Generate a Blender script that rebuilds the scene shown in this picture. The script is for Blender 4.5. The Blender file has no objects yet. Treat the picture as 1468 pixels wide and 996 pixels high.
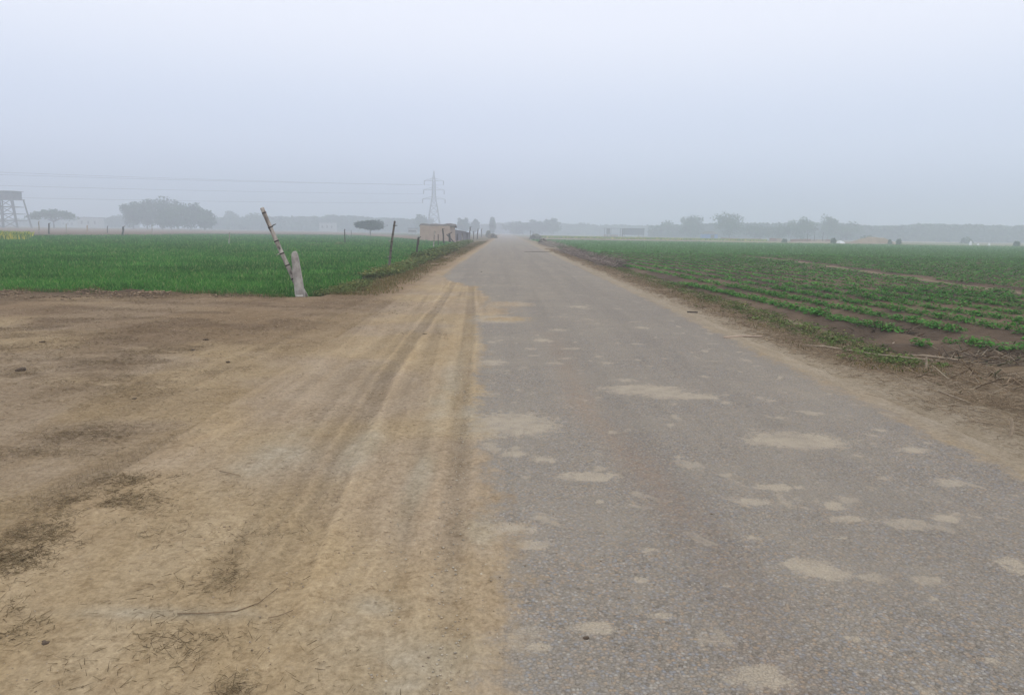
import bpy, math, random
import numpy as np
from mathutils import Matrix, Vector

# ------------------------------------------------------------------ camera
S = bpy.context.scene
COL = S.collection
H, F = 1.5, 1060.0                      # eye height (m), focal length in px of the 1468 px wide photograph
YAW, PITCH, ROLL = math.radians(0.65), math.radians(8.86), math.radians(0.92)
cd = bpy.data.cameras.new("camera"); cam = bpy.data.objects.new("camera", cd); COL.objects.link(cam)
cd.sensor_width = 36.0; cd.lens = 36.0 * F / 1468; cd.clip_start = 0.05; cd.clip_end = 8000
CM = Matrix.Rotation(-YAW, 3, 'Z') @ Matrix.Rotation(math.pi / 2 - PITCH, 3, 'X') @ Matrix.Rotation(ROLL, 3, 'Z')
cam.matrix_world = Matrix.Translation((0, 0, H)) @ CM.to_4x4()
S.camera = cam

# ------------------------------------------------------------------ world, sun, exposure
SUN_EL, SUN_AZ = math.radians(48), math.radians(150)
w = bpy.data.worlds.new("World"); S.world = w; w.use_nodes = True
nt = w.node_tree; nt.nodes.clear()
def N(t, typ, **kw):
    n = t.nodes.new(typ)
    for k, v in kw.items():
        setattr(n, k, v)
    return n
out = N(nt, 'ShaderNodeOutputWorld'); bg = N(nt, 'ShaderNodeBackground'); bg.inputs[1].default_value = 0.12
sky = N(nt, 'ShaderNodeTexSky', sky_type='NISHITA'); sky.sun_disc = False
sky.sun_elevation = SUN_EL; sky.sun_rotation = SUN_AZ; sky.air_density = 1.5; sky.dust_density = 6; sky.ozone_density = 1
# an overcast cloud layer over the clear sky: CIE overcast, three times brighter overhead than at the horizon
tc = N(nt, 'ShaderNodeTexCoord'); sx = N(nt, 'ShaderNodeSeparateXYZ'); nt.links.new(tc.outputs['Generated'], sx.inputs[0])
ramp = N(nt, 'ShaderNodeValToRGB')
nt.links.new(sx.outputs[2], ramp.inputs[0])
cr = ramp.color_ramp; cr.interpolation = 'EASE'
cr.elements[0].position = 0.0; cr.elements[0].color = (.415, .475, .640, 1)
cr.elements[1].position = 1.0; cr.elements[1].color = (.93, .93, .93, 1)
e = cr.elements.new(0.12); e.color = (.545, .595, .735, 1)
e = cr.elements.new(0.27); e.color = (.690, .707, .795, 1)
cmul = N(nt, 'ShaderNodeVectorMath', operation='SCALE'); cmul.inputs[3].default_value = 12.5
nt.links.new(ramp.outputs[0], cmul.inputs[0])
cmix = N(nt, 'ShaderNodeMixRGB'); cmix.inputs[0].default_value = 0.9
nt.links.new(sky.outputs[0], cmix.inputs[1]); nt.links.new(cmul.outputs[0], cmix.inputs[2])
nt.links.new(cmix.outputs[0], bg.inputs[0]); nt.links.new(bg.outputs[0], out.inputs[0])

sl = bpy.data.lights.new("sun", 'SUN'); so = bpy.data.objects.new("sun", sl); COL.objects.link(so)
sl.energy = 0.6; sl.angle = math.radians(50); sl.color = (1, .96, .9)
so.rotation_euler = (math.pi / 2 - SUN_EL, 0, -SUN_AZ + math.pi)
so.location = (0, 0, 200)
vs = S.view_settings; vs.view_transform = 'Standard'; vs.look = 'None'; vs.exposure = 0.0; vs.gamma = 1; vs.use_curve_mapping = False
S.cycles.use_denoising = True; S.cycles.max_bounces = 5; S.cycles.diffuse_bounces = 3; S.cycles.volume_bounces = 2
S.cycles.transparent_max_bounces = 8; S.cycles.sample_clamp_indirect = 8

# ------------------------------------------------------------------ pixel <-> place helpers (all ground positions)
def ray(px, py):
    return CM @ Vector(((px - 734) / F, -(py - 498) / F, -1.0))
def at(px, py, z=0.0):
    r = ray(px, py); t = (z - H) / r.z
    return (r.x * t, r.y * t)
def on(px, d, py=333):                  # x at depth d for a pixel column
    r = ray(px, py); return r.x / r.y * d
def zt(px, py, d):                      # height of a pixel at depth d
    r = ray(px, py); return H + r.z / r.y * d

# ------------------------------------------------------------------ noise
RT = np.random.RandomState(7).rand(512, 512)
def vn(x, y, s, seed=0):
    x = np.asarray(x) * s + seed * 37.7; y = np.asarray(y) * s + seed * 11.3
    xi = np.floor(x).astype(int); yi = np.floor(y).astype(int); fx = x - xi; fy = y - yi
    fx = fx * fx * (3 - 2 * fx); fy = fy * fy * (3 - 2 * fy)
    a = RT[xi % 512, yi % 512]; b = RT[(xi + 1) % 512, yi % 512]; c = RT[xi % 512, (yi + 1) % 512]; d = RT[(xi + 1) % 512, (yi + 1) % 512]
    return (a * (1 - fx) + b * fx) * (1 - fy) + (c * (1 - fx) + d * fx) * fy
def fbm(x, y, s, o=4, seed=0):
    r = 0; a = .5; t = 0
    for i in range(o):
        r = r + a * vn(x, y, s * 2 ** i, seed + i); t += a; a *= .5
    return r / t
def sst(x, a, b):
    t = np.clip((x - a) / (b - a), 0, 1); return t * t * (3 - 2 * t)
def inpoly(x, y, P):
    r = np.zeros(np.shape(x), bool); n = len(P)
    for i in range(n):
        x0, y0 = P[i]; x1, y1 = P[(i + 1) % n]
        if y0 == y1: continue
        c = ((y0 > y) != (y1 > y)) & (x < (x1 - x0) * (y - y0) / (y1 - y0) + x0); r ^= c
    return r

# ------------------------------------------------------------------ object helpers
def link(name, me, mat=None, parent=None):
    o = bpy.data.objects.new(name, me); COL.objects.link(o)
    if mat and me is not None: me.materials.append(mat)
    if parent: o.parent = parent
    return o
def tag(o, label=None, cat=None, group=None, kind=None):
    for k, v in (('label', label), ('category', cat), ('group', group), ('kind', kind)):
        if v: o[k] = v
    return o
def empty(name, loc, label, cat, group=None, rz=0):
    o = bpy.data.objects.new(name, None); COL.objects.link(o); o.location = loc; o.rotation_euler.z = rz
    o.empty_display_size = .2
    return tag(o, label, cat, group)
def npmesh(name, V, Fc, cols=None, attrs=None, smooth=False):
    V = np.asarray(V, np.float32); Fc = np.asarray(Fc, np.int32); k = Fc.shape[1]
    me = bpy.data.meshes.new(name)
    me.vertices.add(len(V)); me.vertices.foreach_set('co', V.ravel())
    me.loops.add(Fc.size); me.loops.foreach_set('vertex_index', Fc.ravel())
    me.polygons.add(len(Fc)); me.polygons.foreach_set('loop_start', np.arange(0, Fc.size, k, dtype=np.int32))
    if smooth: me.polygons.foreach_set('use_smooth', np.ones(len(Fc), bool))
    if cols is not None:
        a = me.attributes.new('col', 'FLOAT_COLOR', 'POINT')
        c = np.ones((len(V), 4), np.float32); c[:, :3] = cols; a.data.foreach_set('color', c.ravel())
    for n, v in (attrs or {}).items():
        a = me.attributes.new(n, 'FLOAT', 'POINT'); a.data.foreach_set('value', np.asarray(v, np.float32).ravel())
    me.update(calc_edges=True); me.validate()
    return me
class MB:                                # collects boxes, tubes and lathes into one mesh
    def __init__(s): s.v = []; s.f = []
    def box(s, x0, x1, y0, y1, z0, z1, m=None, jit=0):
        b = len(s.v)
        for x in (x0, x1):
            for y in (y0, y1):
                for z in (z0, z1):
                    p = Vector((x + random.uniform(-jit, jit), y + random.uniform(-jit, jit), z + random.uniform(-jit, jit)))
                    s.v.append(tuple(m @ p) if m else tuple(p))
        for q in ((0, 1, 3, 2), (4, 6, 7, 5), (0, 4, 5, 1), (2, 3, 7, 6), (0, 2, 6, 4), (1, 5, 7, 3)):
            s.f.append(tuple(b + i for i in q))
        return s
    def tube(s, pts, rad, n=8, cap=True):
        pts = [Vector(p) for p in pts]
        if not hasattr(rad, '__len__'): rad = [rad] * len(pts)
        b = len(s.v)
        for i, p in enumerate(pts):
            t = (pts[min(i + 1, len(pts) - 1)] - pts[max(i - 1, 0)]).normalized()
            u = t.cross(Vector((0.13, 1, 0.07))).normalized() if abs(t.y) < .9 else t.cross(Vector((1, 0, 0))).normalized()
            v = t.cross(u)
            for k in range(n):
                a = 2 * math.pi * k / n; s.v.append(tuple(p + (u * math.cos(a) + v * math.sin(a)) * rad[i]))
        for i in range(len(pts) - 1):
            for k in range(n):
                s.f.append((b + i * n + k, b + i * n + (k + 1) % n, b + (i + 1) * n + (k + 1) % n, b + (i + 1) * n + k))
        if cap:
            s.f.append(tuple(b + k for k in range(n))[::-1]); e_ = b + (len(pts) - 1) * n; s.f.append(tuple(e_ + k for k in range(n)))
        return s
    def poly(s, pts, *fs):
        b = len(s.v); s.v += [tuple(p) for p in pts]; s.f += [tuple(b + i for i in f) for f in fs]; return s
    def build(s, name, mat, parent=None, smooth=False):
        me = bpy.data.meshes.new(name); me.from_pydata(s.v, [], s.f); me.update()
        if smooth: me.polygons.foreach_set('use_smooth', np.ones(len(me.polygons), bool))
        return link(name, me, mat, parent)

# ------------------------------------------------------------------ materials
def newmat(name, rough=.9, spec=.25):
    m = bpy.data.materials.new(name); m.use_nodes = True; t = m.node_tree; b = t.nodes['Principled BSDF']
    b.inputs['Roughness'].default_value = rough; b.inputs['Specular IOR Level'].default_value = spec
    return m, t, b
def noise(t, co, scale, detail=4, rough=.6, dist=0):
    n = N(t, 'ShaderNodeTexNoise'); n.inputs['Scale'].default_value = scale; n.inputs['Detail'].default_value = detail
    n.inputs['Roughness'].default_value = rough; n.inputs['Distortion'].default_value = dist
    t.links.new(co, n.inputs['Vector']); return n.outputs['Fac']
def rng(t, v, a, b, c=0., d=1., smooth=True):
    n = N(t, 'ShaderNodeMapRange'); n.interpolation_type = 'SMOOTHSTEP' if smooth else 'LINEAR'
    t.links.new(v, n.inputs[0])
    for i, x in enumerate((a, b, c, d)): n.inputs[i + 1].default_value = x
    return n.outputs[0]
def mix(t, f, a, b, mode='MIX'):
    n = N(t, 'ShaderNodeMixRGB', blend_type=mode)
    for i, x in enumerate((f, a, b)):
        if hasattr(x, 'node'): t.links.new(x, n.inputs[i])
        elif i == 0: n.inputs[0].default_value = x
        else: n.inputs[i].default_value = (*x, 1)
    return n.outputs[0]
def mth(t, op, a, b=0.):
    n = N(t, 'ShaderNodeMath', operation=op)
    for i, x in enumerate((a, b)):
        if hasattr(x, 'node'): t.links.new(x, n.inputs[i])
        else: n.inputs[i].default_value = x
    return n.outputs[0]
def att(t, name, col=False):
    n = N(t, 'ShaderNodeAttribute'); n.attribute_name = name; return n.outputs['Color' if col else 'Fac']
def pos(t, sc=(1, 1, 1)):
    g = N(t, 'ShaderNodeNewGeometry'); m = N(t, 'ShaderNodeMapping'); m.inputs['Scale'].default_value = sc
    t.links.new(g.outputs['Position'], m.inputs[0]); return m.outputs[0]
def objco(t, sc=(1, 1, 1)):
    g = N(t, 'ShaderNodeTexCoord'); m = N(t, 'ShaderNodeMapping'); m.inputs['Scale'].default_value = sc
    t.links.new(g.outputs['Object'], m.inputs[0]); return m.outputs[0]
def bump(t, b, h, strength, dist):
    n = N(t, 'ShaderNodeBump'); n.inputs['Strength'].default_value = strength; n.inputs['Distance'].default_value = dist
    t.links.new(h, n.inputs['Height']); t.links.new(n.outputs[0], b.inputs['Normal'])

def dirt_colour(t, base):
    """loose sandy soil: grain, small stones, crumbs; base is the soil's own colour. returns colour, height"""
    p = pos(t)
    g1 = noise(t, p, 9, 6, .65); g2 = noise(t, p, 70, 4, .7); g3 = noise(t, pos(t, (1, .45, 1)), 3.1, 5, .6, .6)
    g4 = noise(t, pos(t, (1.5, .5, 1)), 2.0, 7, .68, .8); g5 = noise(t, pos(t, (1, .75, 1)), 34, 5, .75, .3)
    c = mix(t, rng(t, g3, .35, .68, .0, .6), base, mix(t, 1., base, (1.14, 1.18, 1.26), 'MULTIPLY'))
    c = mix(t, rng(t, g4, .62, .40, 0., .5), c, mix(t, 1., c, (.78, .74, .66), 'MULTIPLY'))
    c = mix(t, rng(t, g1, .52, .28, 0., .5), c, mix(t, 1., c, (.62, .56, .50), 'MULTIPLY'))
    c = mix(t, 1., c, mix(t, g2, (.66, .66, .66), (1.34, 1.34, 1.34)), 'MULTIPLY')
    c = mix(t, 1., c, mix(t, rng(t, g5, .3, .7), (.77, .75, .71), (1.16, 1.16, 1.16)), 'MULTIPLY')
    # crumbs, chaff and little cracks, in loose drifts
    k1 = noise(t, pos(t, (1, 1.5, 1)), 55, 3, .7, 1.2)
    cr_ = mth(t, 'MULTIPLY', rng(t, k1, .64, .74), rng(t, noise(t, p, 3.1, 5, .65), .44, .62))
    c = mix(t, mth(t, 'MULTIPLY', cr_, .7), c, (.075, .052, .032))
    k3 = noise(t, pos(t, (1, 1.5, 1)), 12, 9, .80, .6); k4 = noise(t, pos(t, (1.1, 1.8, 1)), 30, 6, .8, .8); m3 = rng(t, noise(t, p, 1.3, 4, .6), .40, .62, .25, 1.)
    c = mix(t, mth(t, 'MULTIPLY', mth(t, 'MULTIPLY', rng(t, k3, .545, .64), m3), .62), c, mix(t, 1., c, (.42, .36, .30), 'MULTIPLY'))
    c = mix(t, mth(t, 'MULTIPLY', rng(t, k4, .56, .66), .42), c, mix(t, 1., c, (.45, .38, .32), 'MULTIPLY'))
    c = mix(t, mth(t, 'MULTIPLY', rng(t, k4, .44, .36), .30), c, mix(t, 1., c, (1.35, 1.35, 1.35), 'MULTIPLY'))
    hgt = mth(t, 'ADD', mth(t, 'MULTIPLY', g1, 1.), mth(t, 'ADD', mth(t, 'MULTIPLY', g2, .25), mth(t, 'ADD', mth(t, 'MULTIPLY', g5, .35), mth(t, 'MULTIPLY', cr_, .2))))
    return c, hgt

m_dirt, t, b = newmat('sandy_soil', .95, .15)
c, hg = dirt_colour(t, att(t, 'col', True))
lug = N(t, 'ShaderNodeTexWave'); lug.bands_direction = 'DIAGONAL'; lug.inputs['Scale'].default_value = 5.5; lug.inputs['Distortion'].default_value = 2.2
t.links.new(pos(t, (1.6, 1, 0)), lug.inputs['Vector'])
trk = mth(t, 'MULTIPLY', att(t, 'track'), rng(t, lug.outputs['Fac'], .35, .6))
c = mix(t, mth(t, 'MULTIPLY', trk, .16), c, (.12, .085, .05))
dg = mth(t, 'MULTIPLY', att(t, 'dry'), rng(t, noise(t, pos(t, (1.0, 1.6, 1)), 13, 9, .78, 1.0), .44, .56))
c = mix(t, mth(t, 'MULTIPLY', dg, .8), c, (.085, .055, .030))
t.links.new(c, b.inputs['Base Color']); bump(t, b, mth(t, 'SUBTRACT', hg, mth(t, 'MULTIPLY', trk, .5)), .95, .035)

m_road, t, b = newmat('worn_asphalt', .9, .2)
p = pos(t)
vo = N(t, 'ShaderNodeTexVoronoi'); vo.inputs['Scale'].default_value = 72; t.links.new(p, vo.inputs['Vector'])
st = N(t, 'ShaderNodeValToRGB'); t.links.new(rng(t, vo.outputs['Color'], 0, 1, 0, 1, False), st.inputs[0])
cr = st.color_ramp; cr.elements[0].color = (.085, .07, .055, 1); cr.elements[1].color = (.42, .40, .36, 1)
for q, cc in ((.22, (.18, .165, .145)), (.42, (.26, .225, .18)), (.58, (.22, .235, .26)), (.72, (.33, .24, .155)), (.86, (.35, .335, .31))):
    e = cr.elements.new(q); e.color = (*cc, 1)
dd = rng(t, vo.outputs['Distance'], .35, .75)
c = mix(t, mth(t, 'MULTIPLY', dd, .45), st.outputs[0], (.13, .105, .08))
big = noise(t, p, .75, 6, .6)
c = mix(t, rng(t, big, .35, .7, .25, .62), c, (.285, .250, .200))                         # dust rubbed into the surface
c = mix(t, mth(t, 'MULTIPLY', rng(t, noise(t, p, 4, 5, .7), .45, .7), .35), c, (.30, .265, .21))
c = mix(t, mth(t, 'MULTIPLY', att(t, 'rust'), rng(t, noise(t, p, 14, 5, .7), .35, .65, .1, .45)), c, (.29, .20, .135))
n1 = noise(t, p, 11, 6, .62); n2 = noise(t, p, 2.3, 3, .5)
n3 = noise(t, pos(t, (1, .7, 1)), 5.5, 7, .72, .5)
sand_n = mth(t, 'ADD', mth(t, 'ADD', att(t, 'sand'), mth(t, 'MULTIPLY', mth(t, 'SUBTRACT', n3, .5), 1.3)), mth(t, 'MULTIPLY', mth(t, 'SUBTRACT', mth(t, 'ADD', mth(t, 'MULTIPLY', n1, .55), mth(t, 'MULTIPLY', n2, .45)), .5), 1.5))
sf = rng(t, sand_n, .18, .80)
patch_n = mth(t, 'ADD', att(t, 'patch'), mth(t, 'MULTIPLY', mth(t, 'SUBTRACT', noise(t, pos(t, (1, .8, 1)), 15, 8, .76, .7), .5), 2.2))
pf = rng(t, patch_n, .36, .70)
sc_n = noise(t, pos(t, (1., .8, 1)), 3.9, 5, .55, .5)
sm = mth(t, 'MULTIPLY', rng(t, sc_n, .60, .68), .55)
dc, dh = dirt_colour(t, att(t, 'col', True))
g2 = noise(t, p, 90, 3, .7)
pc = mix(t, 1., (.41, .35, .265), mix(t, g2, (.8, .8, .8), (1.2, 1.2, 1.2)), 'MULTIPLY')
c = mix(t, mth(t, 'MAXIMUM', mth(t, 'MULTIPLY', pf, rng(t, noise(t, p, 6, 5, .7), .3, .6, .35, .85)), sm), c, pc)
lg = mth(t, 'MULTIPLY', att(t, 'track'), rng(t, noise(t, pos(t, (1, .12, 1)), 38, 3, .6), .42, .6))
dc = mix(t, mth(t, 'MULTIPLY', lg, .22), dc, (.12, .085, .05))
c = mix(t, sf, c, dc)
t.links.new(c, b.inputs['Base Color'])
wp = noise(t, pos(t, (1.6, .05, 1)), 1.0, 4, .6, .3)
lowf = noise(t, p, .45, 5, .6)
c = mix(t, rng(t, wp, .40, .62, 0., .40), c, mix(t, 1., c, (.76, .77, .80), 'MULTIPLY'))
c = mix(t, rng(t, lowf, .5, .7, 0., .35), c, mix(t, 1., c, (1.2, 1.16, 1.1), 'MULTIPLY'))
t.links.new(c, b.inputs['Base Color'])
hh = mth(t, 'ADD', mth(t, 'MULTIPLY', mth(t, 'SUBTRACT', 1., sf), mth(t, 'SUBTRACT', 1.0, dd)), mth(t, 'MULTIPLY', dh, sf))
bump(t, b, hh, .6, .012)

def tinted(name, rough=.75, spec=.3, var=.25, scale=30, trans=0.):
    m, t, b = newmat(name, rough, spec)
    n_ = noise(t, pos(t), scale, 3)
    c = mix(t, 1., att(t, 'col', True), mix(t, n_, (1 - var,) * 3, (1 + var,) * 3), 'MULTIPLY')
    t.links.new(c, b.inputs['Base Color'])
    if trans:
        tr = N(t, 'ShaderNodeBsdfTranslucent'); t.links.new(c, tr.inputs[0]); ms = N(t, 'ShaderNodeMixShader'); ms.inputs[0].default_value = trans
        t.links.new(b.outputs[0], ms.inputs[1]); t.links.new(tr.outputs[0], ms.inputs[2]); t.links.new(ms.outputs[0], t.nodes['Material Output'].inputs[0])
    return m
m_leaf = tinted('leaf', .8, .08, .3, 20, .25)
m_crown = tinted('tree_foliage', .8, .2, .35, .5)
m_straw = tinted('straw', .85, .2, .25, 60)
m_field = None
def solid(name, col, rough=.85, var=.25, scale=8, stretch=(1, 1, 1), col2=None, bmp=.3, bd=.01, spec=.25, metal=0):
    m, t, b = newmat(name, rough, spec)
    n_ = noise(t, objco(t, stretch), scale, 6, .65)
    c2 = col2 or tuple(x * (1 - var * 1.6) for x in col)
    c = mix(t, rng(t, n_, .3, .7), tuple(x * (1 + var * .5) for x in col), c2)
    c = mix(t, 1., c, mix(t, noise(t, objco(t), scale * 9, 3), (.82,) * 3, (1.18,) * 3), 'MULTIPLY')
    t.links.new(c, b.inputs['Base Color']); b.inputs['Metallic'].default_value = metal
    bump(t, b, n_, bmp, bd); return m
m_bark = solid('tree_bark', (.10, .085, .07), scale=3)
m_bamboo = solid('weathered_bamboo', (.42, .39, .35), .85, .3, 9, (1, 1, .35), (.17, .145, .125), .6)
m_node = solid('bamboo_joint', (.045, .04, .036), .9)
m_conc = solid('old_concrete', (.37, .35, .32), .95, .3, 7, (1, 1, .6), (.23, .21, .19), .8)
m_darkwood = solid('dark_wood', (.07, .055, .045), .9, .3, 6, (1, 1, .3))
m_mud = solid('mud_wall', (.40, .315, .245), .95, .25, 1.5, (1, 1, 1), (.35, .26, .205), .6, .03)
m_thatch = solid('thatch', (.13, .11, .09), .95, .3, 3)
m_steel = solid('galvanised_steel', (.33, .35, .38), .6, .15, 3, metal=.3)
m_cable = solid('cable', (.09, .09, .095), .6)
m_tin = solid('tin_sheet', (.24, .25, .27), .6, .2, 1.2)
m_blue = solid('blue_tarpaulin', (.10, .22, .50), .6, .15, 2)
m_white = solid('white_plaster', (.42, .42, .41), .8, .12, 1)
m_cement = solid('grey_cement', (.15, .15, .15), .9, .25, .8)
m_twig = tinted('twig_bark', .9, .15, .3, 25)
m_clod = solid('earth_clod', (.11, .08, .055), .95, .3, 30, bmp=.8)
m_stone_ = solid('pale_mortar', (.55, .52, .48), .9, .15, 12)
m_dbam = solid('dark_bamboo', (.16, .14, .12), .85, .3, 5, (1, 1, .25), (.07, .06, .05))
m_earth = solid('earthy_twig', (.24, .175, .11), .95, .2, 30)
m_brick = solid('brick_stack', (.30, .15, .10), .9, .25, 4)

# ------------------------------------------------------------------ ground heights and colours
FZ = -0.15                               # level of the fields below the road
def grid_lines():
    ys = [-4.0, -2, -1, 0, .6, 1.2]; y = 1.7
    while y < 1450: ys.append(y); y += max(.016, .0085 * y)
    xs = [0.]; x = 0.
    while x < 1450: x += max(.03, .022 * (x - 4.2) ** 1.0 if x > 5.6 else .03); xs.append(x)
    xs = sorted(set([-v for v in xs] + xs)); return np.array(xs), np.array(ys)
XS, YS = grid_lines()
FIELD_EDGE_Y = 16.7
def left_edge(y):                        # inner border of the left field
    return -4.45 - .012 * np.clip(y - 30, 0, 500)
def edge_near(x): return FIELD_EDGE_Y + .45 * (vn(x, x * 0, .5, 3) - .5) + .3 * (vn(x, x * 0, 2.2, 5) - .5)
def road_l(y): return -2.35 + .12 * (vn(y, y * 0, .3, 4) - .5) + .0 * y
def road_r(y): return 3.52 + .10 * (vn(y, y * 0, .45, 9) - .5) + .06 * (vn(y, y * 0, 2.5, 12) - .5)
# wheel tracks pressed in the sand: (pixel polyline on the ground, half width, strength)
def trackpts(P): return [at(*p) for p in P]
TR = [(trackpts([(655, 398), (628, 440), (590, 490), (549, 550), (505, 630), (455, 745), (400, 870), (335, 1010), (300, 1100)]), .088, .9),
      (trackpts([(676, 395), (674, 450), (667, 520), (663, 600), (655, 700), (645, 800), (640, 1000)]), .085, .6),
      (trackpts([(612, 420), (585, 470), (540, 530), (480, 610), (410, 720), (330, 850), (230, 1000)]), .05, .35),
      (trackpts([(640, 400), (628, 470), (606, 560), (585, 680), (560, 860), (545, 1000)]), .07, .35),
      (trackpts([(560, 430), (470, 500), (350, 590), (180, 660), (0, 740), (-200, 830)]), .11, .3),
      (trackpts([(520, 428), (400, 490), (250, 560), (60, 640), (-200, 735)]), .11, .25)]
TY = [[q[1] for q in TR[i][0]] for i in (0, 1)]; TX = [[q[0] for q in TR[i][0]] for i in (0, 1)]
TY = [t_[::-1] for t_ in TY]; TX = [t_[::-1] for t_ in TX]
def dist_poly(x, y, P):
    d = np.full(x.shape, 1e9)
    sgn = np.zeros(x.shape)
    for (x0, y0), (x1, y1) in zip(P[:-1], P[1:]):
        vx, vy = x1 - x0, y1 - y0; L = vx * vx + vy * vy
        tt = np.clip(((x - x0) * vx + (y - y0) * vy) / L, 0, 1)
        d = np.minimum(d, np.hypot(x - x0 - tt * vx, y - y0 - tt * vy))
    return d
def blob(x, y, px, py, rx, ry, ang=0, k=1.):
    cx, cy = at(px, py); d = cy; ax = rx / F * d; ay = ry * d * d / (F * H)
    ca, sa = math.cos(math.radians(ang)), math.sin(math.radians(ang))
    u = ((x - cx) * ca + (y - cy) * sa) / ax; v = (-(x - cx) * sa + (y - cy) * ca) / ay
    return k * np.exp(-(u * u + v * v) * .8)
near = lambda x, y: (y < 30) & (np.abs(x) < 25)
def tracks(x, y):
    T = np.zeros(x.shape); Hh = np.zeros(x.shape); R_ = np.zeros(x.shape); m = near(x, y)
    xx, yy = x[m], y[m]; tv = np.zeros(xx.shape); hv = np.zeros(xx.shape); rv = np.zeros(xx.shape)
    for P, hw, s in TR:
        d = dist_poly(xx + .03 * (vn(xx, yy, 1.1, 2) - .5), yy, P) / hw
        fade = np.clip(.55 + .8 * fbm(xx, yy, .9, 3, 6), 0, 1) * sst(yy, 2.2, 4.6)
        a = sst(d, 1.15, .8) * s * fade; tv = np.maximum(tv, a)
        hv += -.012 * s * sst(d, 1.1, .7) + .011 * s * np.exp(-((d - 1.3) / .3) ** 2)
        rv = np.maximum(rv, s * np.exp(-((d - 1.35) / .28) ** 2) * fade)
    T[m] = tv; Hh[m] = hv; R_[m] = rv
    return T, Hh, R_
def ground_h(x, y):
    n = .05 * (fbm(x, y, .35, 4, 1) - .5) + .02 * (fbm(x, y, 3, 3, 5) - .5)
    onroad = sst(x, -2.9, -2.2) * sst(x, 3.75, 3.4)
    h = n * (1 - onroad) * np.clip(1.2 - y / 300, .2, 1)
    # left field: the dirt ground ends at a low crumbling bank, the field lies behind it
    fl = sst(y, edge_near(x) - .28, edge_near(x) + .05) * sst(x, left_edge(y) + .45, left_edge(y) - .25)
    vl = sst(x, -2.6, -4.3) * sst(y, 17, 19)
    h = h - .08 * vl * (1 - fl)
    h = h * (1 - fl) + fl * (FZ - .06)
    # small bank lip at field edge
    lb = sst(x, -5.0, -7.5)
    h += np.exp(-((y - edge_near(x) + .45) / .42) ** 2) * sst(x, -4.2, -5.0) * (.015 + lb * .09 * fbm(x, y, 2.6, 4, 8) ** 1.5 * 1.6)
    fr = sst(x, 3.9, 5.1)
    fe = sst(x, 5.5, 5.9) * sst(y, 9.9, 10.4)
    h = h - fr * (.10 + .03 * fbm(x, y, 1.3, 3, 21))
    h = h * (1 - fe) + fe * (FZ - .10)
    lump = sst(x, 4.0, 4.7) * sst(x, 6.0, 5.2)
    h += lump * .07 * fbm(x, y, 2.2, 4, 30)
    return h
def lerp(a, b, f): return a + (b - a) * f[..., None]
C = lambda *v: np.array(v, float)
SAND, PINK, BROWN, STRAWC = C(.352, .268, .160), C(.318, .248, .170), C(.205, .140, .082), C(.25, .175, .095)
DRY = [(140, 622, 60, 12, 1.), (60, 650, 90, 8, .5), (190, 690, 45, 10, .9), (150, 720, 60, 16, 1.), (90, 765, 80, 16, .8), (20, 800, 50, 20, .8), (15, 890, 40, 25, .5),
       (60, 500, 110, 22, .6), (200, 480, 160, 20, .55), (330, 470, 130, 14, .5), (100, 445, 160, 10, .5), (250, 435, 120, 5, .5), (540, 440, 60, 10, .5), (500, 433, 50, 7, .6),
       (350, 830, 40, 40, .5), (370, 780, 40, 15, .45), (330, 990, 30, 12, .7), (280, 920, 60, 22, .3), (20, 560, 90, 20, .4), (620, 479, 22, 4, 1.), (590, 484, 20, 2, .6),
       (480, 470, 50, 8, .4), (250, 530, 120, 10, .3), (445, 585, 40, 6, .3), (30, 530, 60, 10, .5), (420, 830, 20, 50, .35)]
PALE = [(600, 935, 100, 45), (470, 900, 60, 20), (690, 600, 30, 22), (640, 560, 16, 40), (520, 640, 20, 30), (600, 690, 14, 40), (540, 870, 40, 16), (570, 985, 70, 22), (250, 880, 120, 10, ), (400, 650, 40, 30), (690, 760, 20, 20)]
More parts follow.
